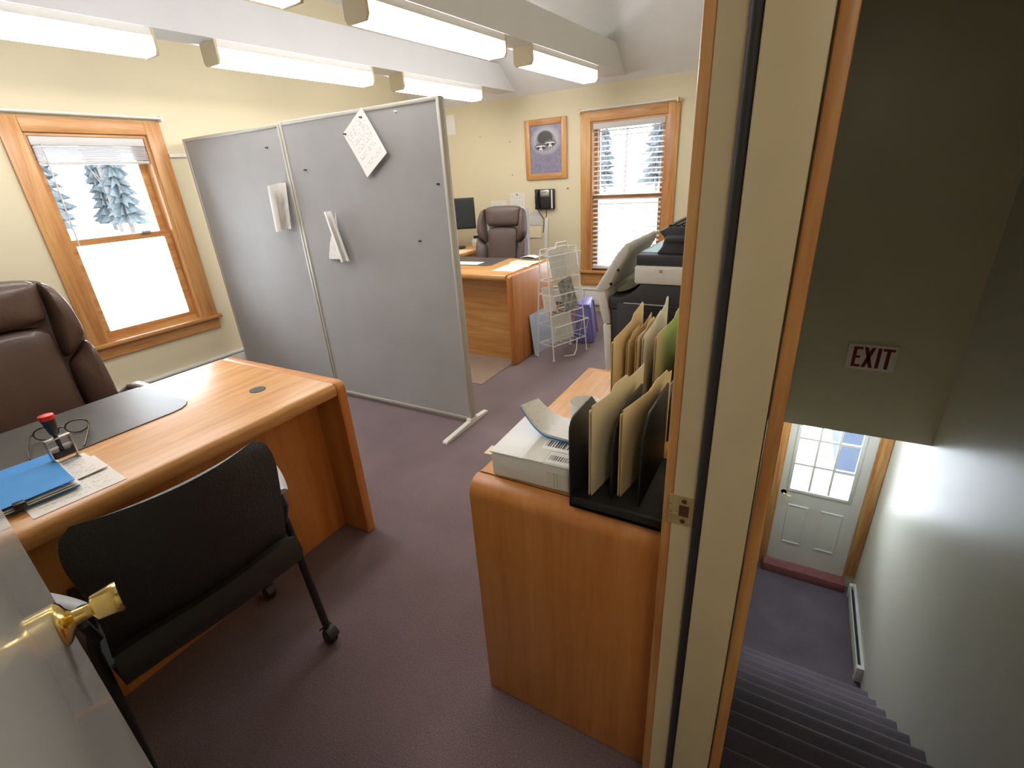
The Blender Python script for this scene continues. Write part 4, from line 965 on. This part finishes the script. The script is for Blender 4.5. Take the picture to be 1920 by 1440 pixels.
# posts: front pair and back pair leaning together to the top
for s in (-1, 1):
    wire([(s * hw, -.10, .02), (s * hw * .92, -.055, .50), (s * hw * .80, -.01, .90)], 'post', .006)
    wire([(s * hw, .10, .02), (s * hw * .92, .085, .50), (s * hw * .80, .07, .90)], 'post', .006)
    for yy in (-.10, .10): MB().lathe([(0, 0), (.008, .001), (.012, .010), (.008, .020), (0, .022)], Matrix.Translation((s * hw, yy, 0)), 10).build('foot', 'white', t, local=True)
wire([(-hw * .80, -.01, .90), (-.07, -.01, .905), (-.055, -.01, .945), (.055, -.01, .945), (.07, -.01, .905), (hw * .80, -.01, .90)], 'handle', .006)
wire([(-hw * .80, .07, .90), (hw * .80, .07, .90)], 'wire', .005)
for zb, h, dy in ((.66, .2, -.03), (.38, .17, -.06), (.13, .17, -.09)):
    for z, e in ((zb, 0), (zb + h, .035)):
        ww = hw * (1 - .2 * zb / .9)
        MB().tube([(-ww, dy - e, z), (ww, dy - e, z), (ww, .08, z), (-ww, .08, z)], .0042, 6, closed=True).build('basket_ring', 'white', t, local=True)
    for i in range(6):
        x = -ww + 2 * ww * i / 5
        wire([(x, .08, zb), (x, dy, zb), (x, dy - .035, zb + h)], 'wire', .0022)
    for k in (2,):
        z = zb + h * k / 4; wire([(-ww, dy - .035 * k / 4, z), (ww, dy - .035 * k / 4, z)], 'wire', .0018)
MB().tube([(-.08, -.1, .02), (-.02, -.16, .03), (.05, -.12, .05), (.08, -.1, .13)], .005, 6).build('loop', 'white', t, local=True)
RM = MW[t.name]
def rack_sheet(label, mt, pts, name='leaflet', curl=None):
    P_ = [RM @ Vector(p) for p in pts]
    return leaf(name, label, mt, P_, .003, curl, cat='leaflet', group='leaflets in the wire rack')
rack_sheet('grey printed leaflet in the top tier of the wire rack', 'print_e', [(-.13, -.035, .672), (.06, -.035, .672), (-.13, .02, .885)])
rack_sheet('white lined leaflet beside the handle in the wire rack top tier', 'print_d', [(.04, -.018, .672), (.15, -.018, .672), (.04, .025, .88)])
rack_sheet('folded grey newspaper slumped in the middle tier of the wire rack', 'photo_grey', [(-.02, -.07, .385), (.13, -.07, .42), (-.10, -.035, .63)])
rack_sheet('pinkish sheet standing in the middle tier of the wire rack', 'print_c', [(-.17, .03, .39), (-.03, .03, .39), (-.17, .06, .60)])
rack_sheet('pale leaflet standing in the bottom tier of the wire rack', 'print_e', [(-.15, -.04, .14), (.10, -.04, .14), (-.15, .0, .36)])
# violet bin behind the rack
t = thing('storage_bin', 'violet plastic bin on the floor behind the wire rack', 'bin', (-1.63, 4.12, 0), .25)
def tp(w0, d0, w1, d1, z0, z1):
    return MB().add([(-w0, -d0, z0), (w0, -d0, z0), (w0, d0, z0), (-w0, d0, z0), (-w1, -d1, z1), (w1, -d1, z1), (w1, d1, z1), (-w1, d1, z1)], [(0, 3, 2, 1), (4, 5, 6, 7), (0, 1, 5, 4), (1, 2, 6, 5), (2, 3, 7, 6), (3, 0, 4, 7)])
tp(.10, .16, .055, .145, 0, .345).build('body', 'violet', t, local=True, bevel=.015, seg=3)
tp(.06, .15, .058, .148, .338, .362).build('lid', 'violet', t, local=True, bevel=.006)
MB().tube([(.105, -.15, .02), (.062, -.14, .33), (.055, 0, .366), (.062, .14, .33), (.105, .15, .02)], .006, 6).build('rim', 'violet', t, local=True)
# clear sheet leaning on the desk end
leaf('plastic_sheet', 'pale blue translucent plastic sheet leaning against the far desk end', mat('frosted pale blue plastic', (.50, .58, .66), .35, var=.03), [(-1.845, 3.50, .004), (-1.845, 3.86, .004), (-1.884, 3.51, .36)], .006, cat='plastic sheet')

# ================================================================== COPIER
t = thing('copier', 'charcoal and light grey office copier standing past the credenza', 'copier', (-.5, 2.65, 0))
cy0, cy1 = 2.35, 2.93
B(-.79, -.19, cy0, cy1, .03, .80).build('body', 'charcoal', t, bevel=.012)
MB().prism([(-.80, .80), (-.19, .80), (-.19, .935), (-.64, .935), (-.655, .915), (-.69, .88), (-.74, .862), (-.80, .862)], cy0, cy1, 'y').build('output_bay', 'charcoal', t, bevel=.006)
sp_ = B(-.755, -.21, cy0 - .006, cy0 + .004, .10, .832).build('side_panel', 'charcoal', t, bevel=.01)
for k in range(8): B(-.62, -.36, cy0 - .009, cy0 - .004, .745 + k * .011, .751 + k * .011).build('vent_slot', 'black', sp_)
B(-.72, -.50, cy0 - .008, cy0 - .004, .835, .838).build('handle_recess', 'lightgrey', sp_)
# light grey front cover and tilted control panel, side profile
MB().prism([(-.862, .892), (-.845, .80), (-.825, .722), (-.788, .722), (-.80, .80), (-.815, .885), (-.83, .905), (-.85, .905)], cy0 - .01, cy1, 'y').build('front_cover', 'lightgrey', t, bevel=.005)
MB().prism([(-.826, .715), (-.806, .44), (-.80, .06), (-.77, .06), (-.775, .44), (-.785, .715)], cy0 - .01, cy1, 'y').build('lower_cover', 'lightgrey', t, bevel=.005)
cpn = MB().prism([(-.858, .884), (-.868, .902), (-.760, 1.078), (-.718, 1.128), (-.700, 1.118), (-.705, 1.085), (-.765, .985), (-.790, .915), (-.822, .885)], cy0 - .012, cy1 - .06, 'y').build('control_panel', 'lightgrey', t, bevel=.006)
for a, b_, c_ in ((-.75, 1.0, 'charcoal'), (-.785, .93, 'black')): MB().lathe([(0, 0), (.008, 0), (.008, .004), (0, .004)], frame((a, cy0 - .012, b_), (1, 0, 0), (0, 0, 1)), 10).build('hinge_screw', c_, cpn)
for k in range(4): MB().sheet(lambda u, v: (-.79 + .13 * u, cy0 + .1 + .3 * v, .868 + .06 * u * u + .004 * k), 6, 2, .002).build('output_sheet', 'paper', t)
sc_ = B(-.672, -.19, cy0 - .008, cy1, .936, 1.022).build('scanner', 'lightgrey', t, bevel=.01)
B(-.674, -.664, cy0 + .01, cy0 + .05, .975, .995).build('port', 'black', sc_)
B(-.60, -.575, cy0 - .0095, cy0 - .007, .997, 1.007).build('badge', 'white', sc_); MB().lathe([(0, 0), (.008, 0), (.008, .002), (0, .002)], frame((-.545, cy0 - .008, 1.0), (1, 0, 0), (0, 0, 1)), 12).build('lock', 'dullbrass', sc_)
B(-.668, -.20, cy0 + .005, cy1 - .01, 1.022, 1.075).build('lid', 'charcoal', t, bevel=.008)
adf = MB().prism([(-.58, 1.075), (-.20, 1.075), (-.20, 1.20), (-.53, 1.20), (-.575, 1.18), (-.545, 1.15), (-.555, 1.11)], cy0 + .02, cy1 - .03, 'y').build('document_feeder', 'charcoal', t, bevel=.01)
MB().prism([(-.545, 1.135), (-.20, 1.135), (-.20, 1.165), (-.53, 1.165)], cy0 - .01, cy0 + .14, 'y').build('feed_tray', 'charcoal', adf, bevel=.01)
for k in range(6): B(-.53 + k * .03, -.515 + k * .03, cy0 + .03, cy1 - .05, 1.199, 1.207).build('rib', 'black', adf)
tag(placed('paper_sheet', mat('pale cyan sheet', (.45, .72, .78), .5, var=0), MB().box(-.045, .045, -.13, .13, 0, .001), (-.622, 2.55, 1.0758), None), 'pale cyan sheet lying on the copier lid', 'paper')

# ================================================================== OUTSIDE
def rise(x, y):
    dx = max(0, -x - 14, y - 16); return -3.95 + min(1.9, .06 * max(0, dx - 2))
def hill(u, v):
    x = -130 + 220 * u; y = -70 + 220 * v
    return (x, y, rise(x, y) + .2 * math.sin(x * .3) * math.cos(y * .27) * min(1, max(0, -x - 14, y - 16) / 8))
tag(MB().sheet(hill, 70, 70, .2).build('snow_ground', 'snow'), 'bright snow covered ground outside the windows', 'snow', kind='structure')
def tree(i, x, y, h, conifer, label):
    z0 = rise(x, y) - .3; rnd = random.Random(i)
    t = thing('conifer_tree' if conifer else 'bare_tree', label, 'tree', (x, y, z0), group='trees beyond the snow')
    lean = rnd.uniform(-.5, .5)
    MB().tube([(x, y, z0), (x + lean * .4, y, z0 + h * .5), (x + lean, y + .1, z0 + h)], [.24, .17, .03], 7).build('trunk', 'bark', t)
    if conifer:
        mb = MB()
        for k in range(15):
            f = k / 15; zz = z0 + h * (.12 + .86 * f); rr = (1 - f) ** .8 * h * .115 + .12; n = 22
            ring = [(x + lean * f + rr * (1 if j % 2 else .45) * rnd.uniform(.7, 1.2) * math.cos(2 * PI * j / n), y + rr * (1 if j % 2 else .45) * rnd.uniform(.7, 1.2) * math.sin(2 * PI * j / n), zz - rnd.uniform(.1, .7)) for j in range(n)]
            mb.add(ring + [(x + lean * f, y, zz + h * .075), (x + lean * f, y, zz + .05)], [(j, (j + 1) % n, n) for j in range(n)] + [((j + 1) % n, j, n + 1) for j in range(n)])
        mb.build('foliage', 'needle', t, smooth=False)
    else:
        for k in range(12):
            a = rnd.uniform(0, 2 * PI); zz = z0 + h * rnd.uniform(.3, .9); l = h * rnd.uniform(.10, .22)
            MB().tube([(x + lean * .5, y, zz), (x + l * .6 * math.cos(a), y + l * .6 * math.sin(a), zz + l * .6), (x + l * math.cos(a), y + l * math.sin(a), zz + l * 1.2)], [.07, .045, .015], 5).build('branch', 'bark', t)
rnd = random.Random(11)
k = 0
for i in range(16):
    x = -62 - (i % 3) * 6 + rnd.uniform(-1, 1); y = 14 + i * 2.1 + rnd.uniform(-.5, .5); cf = i % 3 != 1
    tree(k, x, y, rnd.uniform(15, 20), cf, 'dark conifer on the snowy slope beyond the raised blind window' if cf else 'bare winter tree on the slope beyond the raised blind window'); k += 1
for i in range(10):
    x = -34 + i * 3.0 + rnd.uniform(-.5, .5); y = 66 + (i % 3) * 6 + rnd.uniform(-1, 1); cf = i % 3 != 1
    tree(k, x, y, rnd.uniform(15, 20), cf, 'dark conifer on the snowy slope beyond the slatted blind' if cf else 'bare winter tree on the slope beyond the slatted blind'); k += 1
t = thing('outbuilding', 'blue grey outbuilding seen through the outside door glass', 'building', (2.9, 10.0, -3.95))
B(1.20, 4.4, 9.2, 12, -4.0, -.6).build('wall', 'shed', t)
B(1.05, 4.6, 9.0, 12.2, -.6, -.45).build('roof', 'snow', t)
B(1.62, 2.1, 9.17, 9.2, -1.9, -1.4).build('window', 'white', t)
